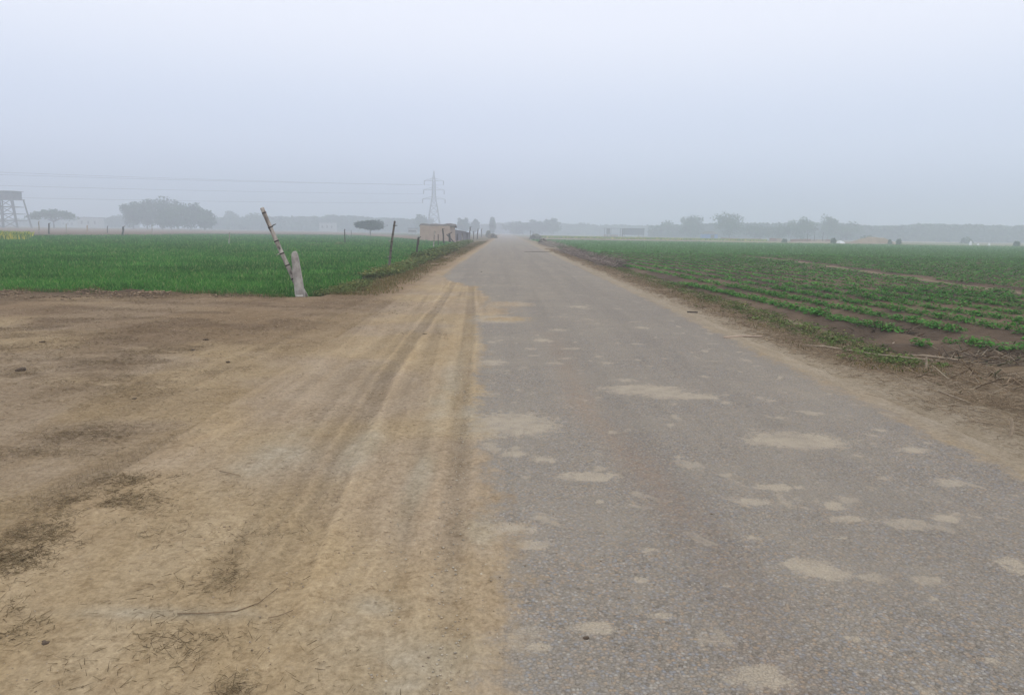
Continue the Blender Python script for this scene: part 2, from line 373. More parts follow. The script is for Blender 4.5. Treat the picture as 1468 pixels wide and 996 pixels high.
def colours(x, y):
    T, Hh, R_ = tracks(x, y)
    f1 = fbm(x, y, .45, 4, 11)
    c = np.empty(x.shape + (3,)); c[:] = SAND
    c = lerp(c, PINK, sst(fbm(x, y, .6, 3, 14), .42, .62) * .85)
    leftish = sst(y, 5.5, 12) * sst(x, -1.8, -4.0) * .58 + .18 * sst(x, -1.4, -2.5)
    dry = np.zeros(x.shape); m = near(x, y)
    dv = np.zeros(x[m].shape)
    for px, py, rx, ry, k in DRY:
        dv = np.maximum(dv, blob(x[m], y[m], px, py, rx * 1.15, ry * 1.2, 0, k))
    dry[m] = dv
    xa = np.interp(y, TY[0], TX[0]); xb = np.interp(y, TY[1], TX[1]); u = (x - xa) / np.maximum(xb - xa, .15)
    stm = sst(u, -1.3, -.3) * sst(u, 2.0, 1.4) * sst(y, 26, 18) * sst(y, 2.0, 3.2)
    st_ = (fbm(u * 9, y * .22, 1., 4, 90) - .5) * 2 * stm * (.4 + 1.1 * vn(x, y, .7, 93))
    c = c * (1 + .25 * st_[..., None])
    dry = np.clip(dry * (.55 + .9 * fbm(x, y, 1.4, 4, 17)), 0, 1)
    c = lerp(c, BROWN, np.clip(leftish * sst(f1, .28, .56) * .95 + dry * .22, 0, .9))
    mot = sst(fbm(x * .7, y * 1.15, 1.5, 5, 95), .46, .62) * sst(x, -1.8, -4) * sst(y, 4.5, 8)
    dry = np.clip(np.maximum(dry, mot * .75), 0, 1)
    c = lerp(c, C(.15, .10, .06), mot * .35)
    # verges
    vl = sst(x, -2.2, -3.2) * sst(y, 15.5, 18.5)
    c = lerp(c, C(.225, .150, .085), vl * .7)
    vr = sst(x, 3.75, 4.5); c = lerp(c, C(.30, .252, .185), sst(x, 3.2, 3.5) * .9)
    c = lerp(c, C(.19, .14, .085), vr * sst(fbm(x, y, 1.1, 4, 18), .3, .62) * .85)
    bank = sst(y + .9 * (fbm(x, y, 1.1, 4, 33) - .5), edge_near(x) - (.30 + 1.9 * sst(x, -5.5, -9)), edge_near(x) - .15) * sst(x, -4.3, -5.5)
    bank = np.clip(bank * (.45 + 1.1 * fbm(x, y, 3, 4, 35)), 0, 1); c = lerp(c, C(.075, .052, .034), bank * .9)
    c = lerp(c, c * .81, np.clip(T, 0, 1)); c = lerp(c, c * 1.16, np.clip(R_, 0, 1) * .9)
    pl = np.zeros(x.shape); pl[m] = np.max([blob(x[m], y[m], *q) for q in PALE], 0); c = lerp(c, C(.36, .31, .225), np.clip(pl * 2.4 * (fbm(x, y, 3.2, 4, 19) - .12), 0, .75))
    dry = np.clip(dry + bank * .4 + vl * .35 + vr * .55 * sst(y, 200, 20), 0, 1)
    # beyond the near fields: a patchwork of strips, stubble and bare earth
    far = sst(y, 95, 130) * (1 - sst(np.abs(x - .5), 5, 3.2))
    cell = np.floor(y / 38 + .9 * vn(x, y, .01, 3)) * 13.1 + np.floor(x / 85 + .3 * vn(x, y, .01, 9)) * 7.7
    rnd = np.modf(np.sin(cell) * 43758.5453)[0] % 1.0
    pal = np.array([(.25, .18, .13), (.11, .17, .07), (.20, .16, .12), (.08, .15, .06), (.27, .22, .12), (.16, .15, .09)])
    pc_ = pal[(rnd * 5.99).astype(int)]
    c = c * (1 - far[..., None]) + pc_ * far[..., None]
    return c, T, Hh, dry
def sheet(name, xs, ys, zf, mat, attrf, keep=None):
    X, Y = np.meshgrid(xs, ys); nx, ny = len(xs), len(ys)
    c, at_, Z = attrf(X, Y); Z = zf(X, Y) if Z is None else Z
    i = np.arange(nx * ny).reshape(ny, nx)
    Fq = np.stack([i[:-1, :-1], i[:-1, 1:], i[1:, 1:], i[1:, :-1]], -1).reshape(-1, 4)
    V = np.stack([X, Y, Z], -1).reshape(-1, 3); c = c.reshape(-1, 3); at_ = {k: v.ravel() for k, v in at_.items()}
    if keep is not None:
        k = keep(X, Y).ravel(); Fq = Fq[k[Fq].all(1)]
        u = np.unique(Fq); mp = np.full(nx * ny, -1); mp[u] = np.arange(len(u)); Fq = mp[Fq]; V = V[u]; c = c[u]; at_ = {q: v[u] for q, v in at_.items()}
    return link(name, npmesh(name, V, Fq, c, at_, True), mat)
def g_attr(x, y):
    c, T, Hh, dry = colours(x, y)
    z = ground_h(x, y) + Hh
    hide = (x > -2.0) & (x < 3.2)                     # stays just under the road
    z = np.where(hide, z - .02, z)
    return c, {'track': T, 'dry': dry}, z
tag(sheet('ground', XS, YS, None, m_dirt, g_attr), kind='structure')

# road: asphalt sheet with blown sand over its left side
PATCH = [(735, 608, 62, 17), (700, 612, 30, 14), (1140, 632, 66, 12), (1175, 636, 30, 7), (925, 559, 60, 7), (975, 568, 50, 5), (845, 684, 40, 7), (1160, 815, 38, 15), (1185, 822, 34, 12), (1090, 972, 42, 22),
         (1300, 752, 34, 8), (1355, 744, 22, 6), (1195, 727, 16, 7), (1215, 745, 26, 5), (1190, 747, 15, 5), (1150, 718, 16, 4), (1110, 699, 34, 5), (1078, 720, 26, 5), (1080, 773, 16, 4), (735, 651, 22, 6), (780, 659, 24, 5),
         (765, 781, 26, 7), (730, 757, 34, 9), (930, 791, 14, 7), (946, 883, 18, 7), (1015, 893, 8, 4), (1230, 917, 18, 7), (1445, 806, 24, 8), (1460, 820, 20, 8), (1312, 646, 22, 5), (1362, 693, 22, 7), (1270, 687, 16, 3),
         (1040, 578, 14, 3), (1120, 600, 14, 2.5), (1165, 592, 24, 2), (970, 656, 10, 3), (778, 488, 14, 3), (800, 473, 16, 2), (715, 458, 34, 5), (735, 436, 30, 3), (760, 500, 12, 2), (870, 520, 12, 2), (900, 545, 14, 3),
         (820, 500, 20, 2), (705, 520, 25, 4), (1260, 617, 14, 3), (1390, 640, 20, 4), (1200, 770, 18, 4), (1140, 700, 14, 3), (880, 620, 12, 3), (1010, 540, 12, 2), (830, 440, 20, 2), (920, 470, 14, 2), (860, 720, 9, 3), (915, 832, 14, 5),
         (1340, 860, 12, 5), (1040, 840, 10, 4), (850, 900, 30, 10), (1420, 950, 14, 8), (775, 930, 24, 10), (1280, 800, 10, 3), (1400, 742, 12, 3), (700, 640, 18, 6), (960, 610, 10, 3)]
def r_attr(x, y):
    c, T, Hh, dry = colours(x, y)
    sb = -.10 - .14 * sst(y, 3, 6) * sst(y, 16, 9) + .22 * (fbm(y, x * 0 + 3, .5, 3, 41) - .5) - .34 * sst(y, 7, 13) + .05 * sst(y, 4.2, 3.0)   # right border of the sand
    sb = sb - 1.9 * sst(y + 5 * (fbm(x, y, .8, 3, 46) - .5), 17.0, 27)
    sand = sst(x, sb + .32, sb - .22)
    # sand washed across the far lane
    for q in ((722, 436, 42, 4.5), (725, 457, 40, 5), (700, 446, 40, 12)): sand = np.maximum(sand, .75 * blob(x, y, *q))
    sand = np.maximum(sand, .62 * sst(x, road_l(y) + .7, road_l(y)) )
    sand = np.maximum(sand, sst(x, 3.0, 3.62) * .92)
    sand = np.maximum(sand, 1.6 * (sst(x, road_r(y) - .16, road_r(y) - .02) + sst(x, road_l(y) + .25, road_l(y) + .05)))
    patch = np.zeros(x.shape); m = y < 30
    pv = patch[m]
    for q in PATCH: pv = np.maximum(pv, blob(x[m], y[m], q[0], q[1], q[2] * 1.1, q[3] * 1.1, ((q[0] * 7) % 50) - 25 if q[2] < 26 else 0, (1.08 if q[2] >= 26 else .74 + .3 * ((q[0] * 13 % 10) / 10))))
    patch[m] = pv
    P = trackpts([(790, 478), (840, 590), (900, 650), (1000, 760), (1075, 880), (1120, 1000)])
    rust = np.zeros(x.shape); rust[m] = np.exp(-(dist_poly(x[m], y[m], P) / .14) ** 2) * (.3 + vn(x[m], y[m], 1.5, 60))
    # shallow relief of the old surface
    crown = .0 + .004 + .012 * (fbm(x, y, .8, 3, 44) - .5) * sst(x, -2.2, -1.8) * sst(x, 3.3, 2.9)
    n = ground_h(x, y)
    z = n + crown + Hh * .7 * (sand > .5)
    return c, {'track': T, 'dry': dry * 0, 'sand': sand, 'patch': patch, 'rust': rust}, z
RX = XS[(XS > -2.35) & (XS < 3.62)]
tag(sheet('road', RX, YS[YS < 700], None, m_road, r_attr), kind='structure')

# ------------------------------------------------------------------ field sheets
def clipgrid(x0, x1, y0, y1, sx_, g=.012):
    ys = [y0]
    while ys[-1] < y1: ys.append(ys[-1] + max(.08, g * ys[-1]))
    xs = [x0]
    while xs[-1] < x1: xs.append(xs[-1] + max(sx_, .006 * abs(xs[-1])))
    return np.array(xs), np.array(ys)
m_fieldsoil, t, b = newmat('field_soil', .95, .15)
c_ = att(t, 'col', True); p = pos(t)
n1 = noise(t, p, 7, 6, .7); n2 = noise(t, p, .35, 4, .6)
c = mix(t, 1., c_, mix(t, n1, (.6,) * 3, (1.4,) * 3), 'MULTIPLY'); c = mix(t, 1., c, mix(t, n2, (.8, .82, .85), (1.2, 1.18, 1.15)), 'MULTIPLY')
t.links.new(c, b.inputs['Base Color']); bump(t, b, n1, .8, .05)

LP = [(-110, 16.6), (-4.5, 16.6), at(646, 352, FZ), at(650, 347.5, FZ), at(604, 344.5, FZ), at(555, 340, FZ), at(510, 337.3, FZ), at(300, 336.2, FZ), at(30, 338, FZ), (-110, 70)]
def lf_in(x, y): return inpoly(x, y, LP) & (y > edge_near(x) + .05) & (x < left_edge(y) - .05 + .15 * (vn(y, y * 0, .8, 7) - .5))
def wl_attr(x, y):
    c = np.empty(x.shape + (3,)); c[:] = (.035, .09, .025)
    bare = sst(fbm(x * .4, y, .5, 4, 71), .60, .72) * sst(y, 40, 18)
    c = lerp(c, C(.12, .09, .055), np.maximum(bare * .8, sst(y, edge_near(x) + .35, edge_near(x) + .05) * .8))
    c = lerp(c, C(.10, .19, .06), sst(fbm(x * .3, y, .12, 3, 75), .4, .7) * .5)
    return c, {}, FZ + .03 * (fbm(x, y, .7, 3, 77) - .5) * sst(x, -4.3, -5) + 0 * x
xs_, ys_ = clipgrid(-150, -4.3, 16.5, 230, .25)
xs_ = -np.sort(-np.array(xs_))[::-1]
tag(sheet('wheat_field', xs_, ys_, None, m_fieldsoil, wl_attr, lf_in), kind='structure')

# potato field: ridges that run almost with the road
RS, RT0, RSL = 1.12, 6.30, -.075
def ridge_phase(x, y): return (x - RT0 - RSL * (y - 12)) / RS
BUND = [at(1560, 437, FZ), at(1468, 427, FZ), at(1300, 402, FZ), at(1130, 376, FZ), at(1060, 369, FZ)]
def pf_in(x, y): return (x > 5.2 + .1 * (vn(y, y * 0, 1, 51) - .5)) & (y > 9.5 + .25 * (vn(x, x * 0, .8, 52) - .5)) & (y < 63 + .03 * x)
def pf_attr(x, y):
    ph = ridge_phase(x, y) + .08 * (vn(x, y, .5, 53) - .5)
    r = .5 + .5 * np.cos(2 * np.pi * ph)
    head = sst(y, 11.8, 11.0)
    rh = .5 + .5 * np.cos(2 * np.pi * (y - 10.5) / 1.1)
    r = r * (1 - head) + rh * head
    bd = np.exp(-(dist_poly(x, y, BUND) / .35) ** 2)
    z = FZ + .02 + .13 * r * (1 - bd) + .10 * bd + .035 * (fbm(x, y, 3.5, 3, 54) - .5)
    z = z - .22 * np.maximum(sst(x, 5.55, 5.25), sst(y, 9.95, 9.6))
    c = np.empty(x.shape + (3,)); c[:] = (.085, .060, .040)
    c = lerp(c, C(.15, .105, .068), sst(fbm(x, y, .5, 4, 55), .4, .7))
    c = lerp(c, C(.19, .145, .09), np.clip(bd * 1.1, 0, 1))
    return c, {}, z
xs_, ys_ = clipgrid(5.0, 70, 9.3, 66, .09)
tag(sheet('potato_field', xs_, ys_, None, m_fieldsoil, pf_attr, pf_in), kind='structure')

def gr_in(x, y): return (x > 5.6) & (y > 63.3 + .03 * x) & (y < 165 + .2 * x)
def gr_attr(x, y):
    c = np.empty(x.shape + (3,)); c[:] = (.11, .24, .075)
    c = lerp(c, C(.13, .22, .08), sst(fbm(x * .3, y, .2, 3, 81), .4, .7))
    c = lerp(c, C(.16, .14, .08), sst(y, 66.5 + .03 * x, 64.2 + .03 * x) * .9)
    return c, {}, FZ + .05 + 0 * x
xs_, ys_ = clipgrid(5.5, 230, 63, 215, 1.2)
tag(sheet('young_wheat_field', xs_, ys_, None, m_fieldsoil, gr_attr, gr_in), kind='structure')

def strip(name, poly, col, z):
    me = bpy.data.meshes.new(name); me.from_pydata([(x, y, z) for x, y in poly], [], [tuple(range(len(poly)))])
    a = me.attributes.new('col', 'FLOAT_COLOR', 'POINT'); a.data.foreach_set('color', list((*col, 1)) * len(poly))
    return tag(link(name, me, m_fieldsoil), kind='structure')
strip('stubble_field', [at(0, 334.5, FZ), at(300, 334.8, FZ), at(500, 336.3, FZ), at(598, 343.2, FZ), at(598, 339.5, FZ), at(560, 336, FZ), at(480, 332.6, FZ), at(200, 328.6, FZ), at(0, 327, FZ)], (.19, .135, .095), FZ + .02)

# ------------------------------------------------------------------ scatter helpers (numpy)
rs = np.random.RandomState(3)
def tufts(name, P, hgt, wid, lean, cols, mat, base_drop=.01):
    """one bent blade of two segments per point"""
    n = len(P); a = rs.rand(n) * 2 * np.pi; d = np.stack([np.cos(a), np.sin(a), np.zeros(n)], 1)
    la = rs.rand(n) * 2 * np.pi; L = np.stack([np.cos(la), np.sin(la), np.zeros(n)], 1) * (lean * (.3 + rs.rand(n)) * hgt)[:, None]
    up = np.array([0, 0, 1.]); w_ = (wid * .5)[:, None]; h_ = hgt[:, None]
    mid = P + L * .35 + up * h_ * .6; tip = P + L + up * h_ * np.where(lean > .8, .75, .97)[:, None] if hasattr(lean, '__len__') else P + L + up * h_ * (.97 if lean < .8 else .7)
    P0 = P - up * base_drop
    V = np.stack([P0 - d * w_, P0 + d * w_, mid + d * w_ * .8, mid - d * w_ * .8, tip], 1).reshape(-1, 3)
    i = np.arange(n)[:, None] * 5
    Fc = np.concatenate([i + [0, 1, 2], i + [0, 2, 3], i + [3, 2, 4]], 0)
    return link(name, npmesh(name, V, Fc, np.repeat(cols, 5, 0)), mat)
def sticks(name, A, B, r, cols, mat, parent=None, link_=True):
    n = len(A); D = B - A; D /= np.linalg.norm(D, axis=1)[:, None] + 1e-9
    u = np.cross(D, [0.3, 0.2, .93]); u /= np.linalg.norm(u, axis=1)[:, None] + 1e-9; v = np.cross(D, u)
    V = []
    for k in range(3):
        a = 2 * np.pi * k / 3; o_ = (u * math.cos(a) + v * math.sin(a)) * r[:, None]; V += [A + o_, B + o_ * .55]
    V = np.stack(V, 1).reshape(-1, 3); i = np.arange(n)[:, None] * 6
    Fc = np.concatenate([i + [0, 2, 3, 1], i + [2, 4, 5, 3], i + [4, 0, 1, 5]], 0)
    me = npmesh(name, V, Fc, np.repeat(cols, 6, 0))
    return link(name, me, mat, parent)
def pal(n, *cs):
    cs = np.array(cs, float); a = cs[rs.randint(len(cs), size=n)]; b_ = cs[rs.randint(len(cs), size=n)]; f = rs.rand(n, 1)
    return (a * f + b_ * (1 - f)) * (.8 + .4 * rs.rand(n, 1))
def wedge(n, ymin, ymax, pw, pxa, pxb, y2=None):
    """random ground points inside the view wedge between two pixel columns (with a margin), denser near the eye"""
    u = rs.rand(n)
    if abs(pw - 1) < 1e-6: y = ymin * (ymax / ymin) ** u
    else: k = 1 - pw; y = (ymin ** k + u * (ymax ** k - ymin ** k)) ** (1 / k)
    fa, fb = (pxa - 722) / F, (pxb - 722) / F
    return y * (fa + rs.rand(n) * (fb - fa)), y

# wheat on the left
x, y = wedge(420000, 16.5, 220, 1.75, -150, 700); k = lf_in(x, y); x, y = x[k], y[k]
den = fbm(x * .4, y, .5, 4, 71); k = rs.rand(len(x)) > .8 * sst(den, .58, .70) * sst(y, 40, 18); x, y = x[k], y[k]
n = len(x); s = (y / 17) ** .75
hh_ = (.05 + .13 * rs.rand(n)) * (.5 + 1.0 * fbm(x, y, .9, 4, 91)) * np.minimum(s, 1.2) * sst(y - edge_near(x), -.1, .6) + .04
cl = pal(n, (.038, .150, .022), (.060, .205, .032), (.026, .095, .018), (.14, .31, .07)); cl *= (.45 + 1.15 * fbm(x * .45, y, .7, 5, 92))[:, None]
yb = rs.rand(n) < .05; cl[yb] = (.30, .34, .14)
tag(tufts('wheat', np.stack([x, y, np.full(n, FZ)], 1), hh_, .012 * s + .006, .55, cl, m_leaf), kind='stuff')
# young wheat on the right, far
x, y = wedge(70000, 63, 200, 1.6, 745, 1560); k = gr_in(x, y) & (y > 65.5 + .03 * x); x, y = x[k], y[k]; n = len(x)
tag(tufts('young_wheat', np.stack([x, y, np.full(n, FZ + .05)], 1), .14 + .12 * rs.rand(n), .04 * (y / 63), .6, pal(n, (.09, .21, .06), (.13, .25, .08), (.10, .17, .06)), m_leaf), kind='stuff')

# mustard in flower, far left corner, and a strip on the right
def mustard(name, pts_poly, n, hgt):
    P_ = np.array(pts_poly); x0, y0 = P_.min(0); x1, y1 = P_.max(0)
    x = x0 + rs.rand(n) * (x1 - x0); y = y0 + rs.rand(n) * (y1 - y0); k = inpoly(x, y, pts_poly); x, y = x[k], y[k]; n = len(x)
    c_ = pal(n, (.10, .2, .05), (.14, .24, .06)); f = rs.rand(n) < .42; c_[f] = pal(f.sum(), (.52, .47, .07), (.42, .42, .10))
    return tag(tufts(name, np.stack([x, y, np.full(n, FZ)], 1), hgt * (.6 + .5 * rs.rand(n)), np.full(n, .16), .5, c_, m_leaf), kind='stuff')
mustard('mustard_crop', [at(-60, 345, FZ), at(40, 345, FZ), at(48, 339, FZ), at(-60, 337, FZ)], 9000, .8)
mustard('mustard_strip', [(on(775, 235), 235), (on(1100, 235), 235), (on(1100, 262), 262), (on(775, 262), 262)], 9000, .7)

# potato plants: leafy clumps on the ridges
def leafclump(n, r, h, seed, size):
    q = np.random.RandomState(seed); V = [np.array([-.006, 0, -.01]), np.array([.006, 0, -.01])]; Fc = []; Cc = [np.array([.05, .10, .03])] * 2
    for i in range(n):
        a = q.rand() * 6.28; e = .25 + q.rand() ** .8 * 1.0; R_ = r * (.25 + .75 * q.rand())
        base = np.array([math.cos(a) * R_, math.sin(a) * R_, h * (.25 + .75 * q.rand()) * (1 - .45 * (R_ / r) ** 2)])
        out_ = np.array([math.cos(a + q.uniform(-.8, .8)), math.sin(a + q.uniform(-.8, .8)), q.uniform(-.35, .35)]); out_ /= np.linalg.norm(out_)
        side = np.cross(out_, [0, 0, 1]); side /= np.linalg.norm(side); nn = np.cross(side, out_)
        L = size * q.uniform(.7, 1.35); W = L * .33; b0 = len(V)
        V += [base, base + out_ * L * .5 + side * W + nn * L * .10, base + out_ * L - nn * L * .12, base + out_ * L * .5 - side * W + nn * L * .10]
        Fc += [(b0, b0 + 1, b0 + 2), (b0, b0 + 2, b0 + 3), (0, 1, b0)]
        g = q.uniform(.75, 1.35); cc = np.array([.070, .225, .040]) * g + (np.array([.05, .05, .01]) if q.rand() < .25 else 0); Cc += [cc] * 4
    return np.array(V), np.array(Fc), np.array(Cc)
vary = [leafclump(44, .125, .16, 100 + i, .07) for i in range(7)]
lowv = [leafclump(13, .10, .12, 200 + i, .10) for i in range(8)]
pp = []
for k_ in range(-1, 90):
    y = 11.7
    while y < 62.5:
        x = RT0 + RSL * (y - 12) + RS * k_
        y += random.Random(k_ * 999 + int(y * 50)).uniform(.17, .27)
        if x > 5.3: pp.append((x, y))
pp = np.array(pp); q_ = np.random.RandomState(5)
pp += q_.normal(0, .025, pp.shape); g_ = fbm(pp[:, 0], pp[:, 1] * .6, .42, 3, 61)
pp = pp[(q_.rand(len(pp)) < 1.0 - .12 * sst(g_, .52, .68)) & (dist_poly(pp[:, 0], pp[:, 1], BUND) > .5)]
hd = []
for yy in (10.35, 11.15):
    for x in np.arange(6.0 if yy < 11 else 6.9, 15, .27): hd.append((x + q_.normal(0, .03), yy + q_.normal(0, .05) + .03 * (x - 6)))
hd = np.array([h for h in hd if q_.rand() < .9])
pp = np.concatenate([hd, pp]); 
inview = (pp[:, 0] / pp[:, 1] < (1468 - 722) / F + .04)
wide = (pp[:, 0] / pp[:, 1] < (1468 - 722) / F + .35); pp = pp[wide]; inview = inview[wide]
def soilz(x, y): return pf_attr(np.array([x]), np.array([y]))[2][0]
order = np.argsort(np.where(inview, pp[:, 1], 1e6)); near_i = order[:300]; far_m = np.ones(len(pp), bool); far_m[near_i] = False
pmesh = [npmesh('potato_plant', *v[:2], v[2]) for v in vary]
for m_ in pmesh: m_.materials.append(m_leaf)
for j, i in enumerate(near_i):
    x, y = pp[i]; o = bpy.data.objects.new('potato_plant', pmesh[j % 7]); COL.objects.link(o)
    o.location = (x, y, soilz(x, y) - .015); o.rotation_euler.z = q_.rand() * 6.28
    big = 1.25 if (y < 11.3 and x > 7.4) else 1.0; o.scale = (big * q_.uniform(.75, 1.2),) * 2 + (big * q_.uniform(.6, 1.15),)
    tag(o, 'low bright green leafy plant on a brown ridge near the edge of the ploughed field', 'plant', 'crop plants in the ridges nearest the road')
fp = pp[far_m]; Vs, Fs, Cs = [], [], []; off = 0
fz = pf_attr(fp[:, 0], fp[:, 1])[2]
for kind in range(8):
    idx = np.where(np.arange(len(fp)) % 8 == kind)[0]; v, f, c_ = lowv[kind]; m_ = len(idx)
    a = q_.rand(m_) * 6.28; sc_ = q_.uniform(.75, 1.2, m_); ca, sa = np.cos(a) * sc_, np.sin(a) * sc_
    X = v[None, :, 0] * ca[:, None] - v[None, :, 1] * sa[:, None] + fp[idx, 0][:, None]; Y = v[None, :, 0] * sa[:, None] + v[None, :, 1] * ca[:, None] + fp[idx, 1][:, None]
    Z = v[None, :, 2] * (sc_ * q_.uniform(.6, 1.0, m_))[:, None] + fz[idx][:, None]
    Vs.append(np.stack([X, Y, Z], -1).reshape(-1, 3)); Fs.append((f[None] + (np.arange(m_) * len(v))[:, None, None]).reshape(-1, 3) + off); off += m_ * len(v)
    Cs.append((c_[None] * q_.uniform(.7, 1.3, (m_, 1, 1))).reshape(-1, 3))
tag(link('potato_crop', npmesh('potato_crop', np.concatenate(Vs), np.concatenate(Fs), np.concatenate(Cs)), m_leaf), kind='stuff')

# weeds along the left verge
def weeds(name, P, r, h, size, seed, cmul_=(1, 1, 1), nl=12):
    Vs, Fs, Cs = [], [], []; off = 0; q = np.random.RandomState(seed)
    for kind in range(6):
        P_ = P[kind::6]; v, f, c_ = leafclump(nl, r, h, seed + kind, size); m_ = len(P_)
        a = q.rand(m_) * 6.28; s_ = q.uniform(.5, 1.4, m_)
        X = (v[None, :, 0] * np.cos(a)[:, None] - v[None, :, 1] * np.sin(a)[:, None]) * s_[:, None] + P_[:, 0][:, None]
        Y = (v[None, :, 0] * np.sin(a)[:, None] + v[None, :, 1] * np.cos(a)[:, None]) * s_[:, None] + P_[:, 1][:, None]
        Z = v[None, :, 2] * s_[:, None] + P_[:, 2][:, None]
        Vs.append(np.stack([X, Y, Z], -1).reshape(-1, 3)); Fs.append((f[None] + (np.arange(m_) * len(v))[:, None, None]).reshape(-1, 3) + off); off += m_ * len(v)
        Cs.append((c_[None] * q.uniform(.6, 1.3, (m_, 1, 1)) * np.array(cmul_)).reshape(-1, 3))
    return tag(link(name, npmesh(name, np.concatenate(Vs), np.concatenate(Fs), np.concatenate(Cs)), m_leaf), kind='stuff')
def lvl(x, y): return ground_h(np.asarray(x, float), np.asarray(y, float))
n = 5200; y = 17.3 * (110 / 17.3) ** rs.rand(n); x = left_edge(y) + rs.normal(.12, .26, n) + .0 * y
k = (fbm(x, y, .8, 3, 63) > .40); x, y = x[k], y[k]; z = np.maximum(lvl(x, y), FZ)
for a_, b_, r_, h_, s_ in ((17, 24, .13, .13, .06), (24, 40, .18, .24, .09), (40, 120, .28, .42, .15)):
    k = (y >= a_) & (y < b_); weeds('roadside_weeds', np.stack([x[k], y[k], z[k]], 1), r_, h_, s_, 300 + a_, (1.9, .80, 1.5), 11)
n = 1500; y = 9 * (60 / 9.) ** rs.rand(n); x = 5.05 + rs.normal(0, .28, n) + .004 * y
weeds('verge_weeds', np.stack([x, y, np.maximum(lvl(x, y), FZ)], 1), .11, .07, .045, 320, (1.5, .7, 1.1), 9)

# dry grass and straw
def litter(name, x, y, L, w_, cols, up=.12, zoff=.006):
    n = len(x); a = rs.rand(n) * 6.28; z = lvl(x, y) + zoff; l = L * (.4 + rs.rand(n))
    A = np.stack([x, y, z], 1); B = A + np.stack([np.cos(a) * l, np.sin(a) * l, rs.rand(n) * up * l * 2], 1)
    return sticks(name, A, B, np.full(n, w_) * (.6 + .8 * rs.rand(n)) * (.4 + .6 * np.maximum(y, 4) / 10), cols, m_straw)
x, y = wedge(260000, 2.2, 17, 1.3, -150, 640)
X_, D_ = colours(x, y)[0], colours(x, y)[3]
k = rs.rand(len(x)) < (.02 + .85 * D_ ** 1.3) * sst(fbm(x, y, 4, 3, 66), .38, .6) * sst(x, -.2, -1.2); x, y = x[k], y[k]; n = len(x)
tag(litter('dry_grass_litter', x, y, .032, .0014, pal(n, (.10, .07, .035), (.20, .15, .08), (.30, .24, .14), (.07, .045, .025)), .25), kind='stuff')
n = 130000; y = 3.6 * (70 / 3.6) ** rs.rand(n); x = 3.55 + rs.rand(n) ** 1.0 * 2.6 + rs.normal(0, .1, n)
k = rs.rand(n) < sst(x, 3.5, 4.6) * (.25 + .75 * sst(fbm(x, y, 1.2, 3, 67), .35, .65)) * np.where((x > 5.3) & (y > 10), 0, 1); x, y = x[k], y[k]; n = len(x)
tag(litter('verge_straw', x, y, .10, .0022, pal(n, (.30, .22, .14), (.20, .145, .09), (.38, .30, .20), (.13, .095, .06)), .18), kind='stuff')
n = 16000; y = 5.5 * (60 / 5.5) ** rs.rand(n); x = 4.8 + rs.normal(0, .36, n); k = (x > 4.05) & (y > 8.5) & (fbm(x, y, .9, 3, 68) > .50) & ~((x > 5.5) & (y > 10)); x, y = x[k], y[k]; n = len(x)
tag(tufts('verge_grass', np.stack([x, y, lvl(x, y)], 1), .02 + .06 * rs.rand(n), .006 * (y / 8) ** .5 + .002, .9, pal(n, (.12, .13, .045), (.22, .16, .07), (.09, .12, .04), (.28, .20, .10)), m_leaf), kind='stuff')
n = 26000; y = 17 * (120 / 17.) ** rs.rand(n); x = -3.6 + rs.normal(0, .5, n); k = (x < -2.6) & (fbm(x, y, .9, 3, 69) > .42); x, y = x[k], y[k]; n = len(x)
tag(tufts('dry_verge_grass', np.stack([x, y, lvl(x, y)], 1), .03 + .08 * rs.rand(n), .008 * (y / 17) ** .7 + .002, .9, pal(n, (.15, .12, .05), (.22, .15, .075), (.11, .13, .04)), m_leaf), kind='stuff')
# little grass fringe on the bank of the left field
x = -4.8 - rs.rand(20000) * 14; y = edge_near(x) - .10 + rs.normal(0, .22, 20000); k = fbm(x, y, .9, 3, 70) > .44; x, y = x[k], y[k]; n = len(x)
tag(tufts('bank_grass', np.stack([x, y, np.maximum(lvl(x, y), FZ - .03)], 1), .03 + .12 * rs.rand(n) ** 1.5, np.full(n, .010), .9, pal(n, (.10, .13, .04), (.20, .16, .08), (.06, .14, .035)), m_leaf), kind='stuff')

# crumbled lumps of soil along the bank and on the brown dirt
octa = np.array([(1, 0, 0), (0, 1, 0), (-1, 0, 0), (0, -1, 0), (0, 0, .7), (0, 0, -.7)], float)
def lumps(name, x, y, r_, cols):
    n = len(x); z = lvl(x, y) + r_ * .25
    V = np.stack([x, y, z], 1)[:, None] + octa[None] * r_[:, None, None] * rs.uniform(.55, 1.4, (n, 6, 1)) * [1, 1, .8]
    i = np.arange(n)[:, None] * 6; Fc = np.concatenate([i + f for f in ([0, 1, 4], [1, 2, 4], [2, 3, 4], [3, 0, 4], [1, 0, 5], [2, 1, 5], [3, 2, 5], [0, 3, 5])], 0)
    return tag(link(name, npmesh(name, V.reshape(-1, 3), Fc, np.repeat(cols, 6, 0)), m_straw), kind='stuff')
n = 9000; x = -5.2 - rs.rand(n) * 15; y = edge_near(x) - .25 - np.abs(rs.normal(0, .55, n)) * sst(x, -4.5, -9); k = fbm(x, y, 1.2, 3, 36) > .45; x, y = x[k], y[k]; n = len(x)
lumps('bank_soil_lumps', x, y, .010 + .038 * rs.rand(n) ** 2.6, pal(n, (.17, .12, .075), (.26, .19, .12), (.14, .10, .065)))
n = 3800; x, y = wedge(n, 3.5, 16, 1.2, -150, 560); k = fbm(x, y, .8, 3, 37) > .5; x, y = x[k], y[k]; n = len(x)
lumps('dirt_crumbs', x, y, .002 + .005 * rs.rand(n) ** 3 + .0006 * y, pal(n, (.34, .26, .17), (.40, .31, .21), (.28, .21, .14)))
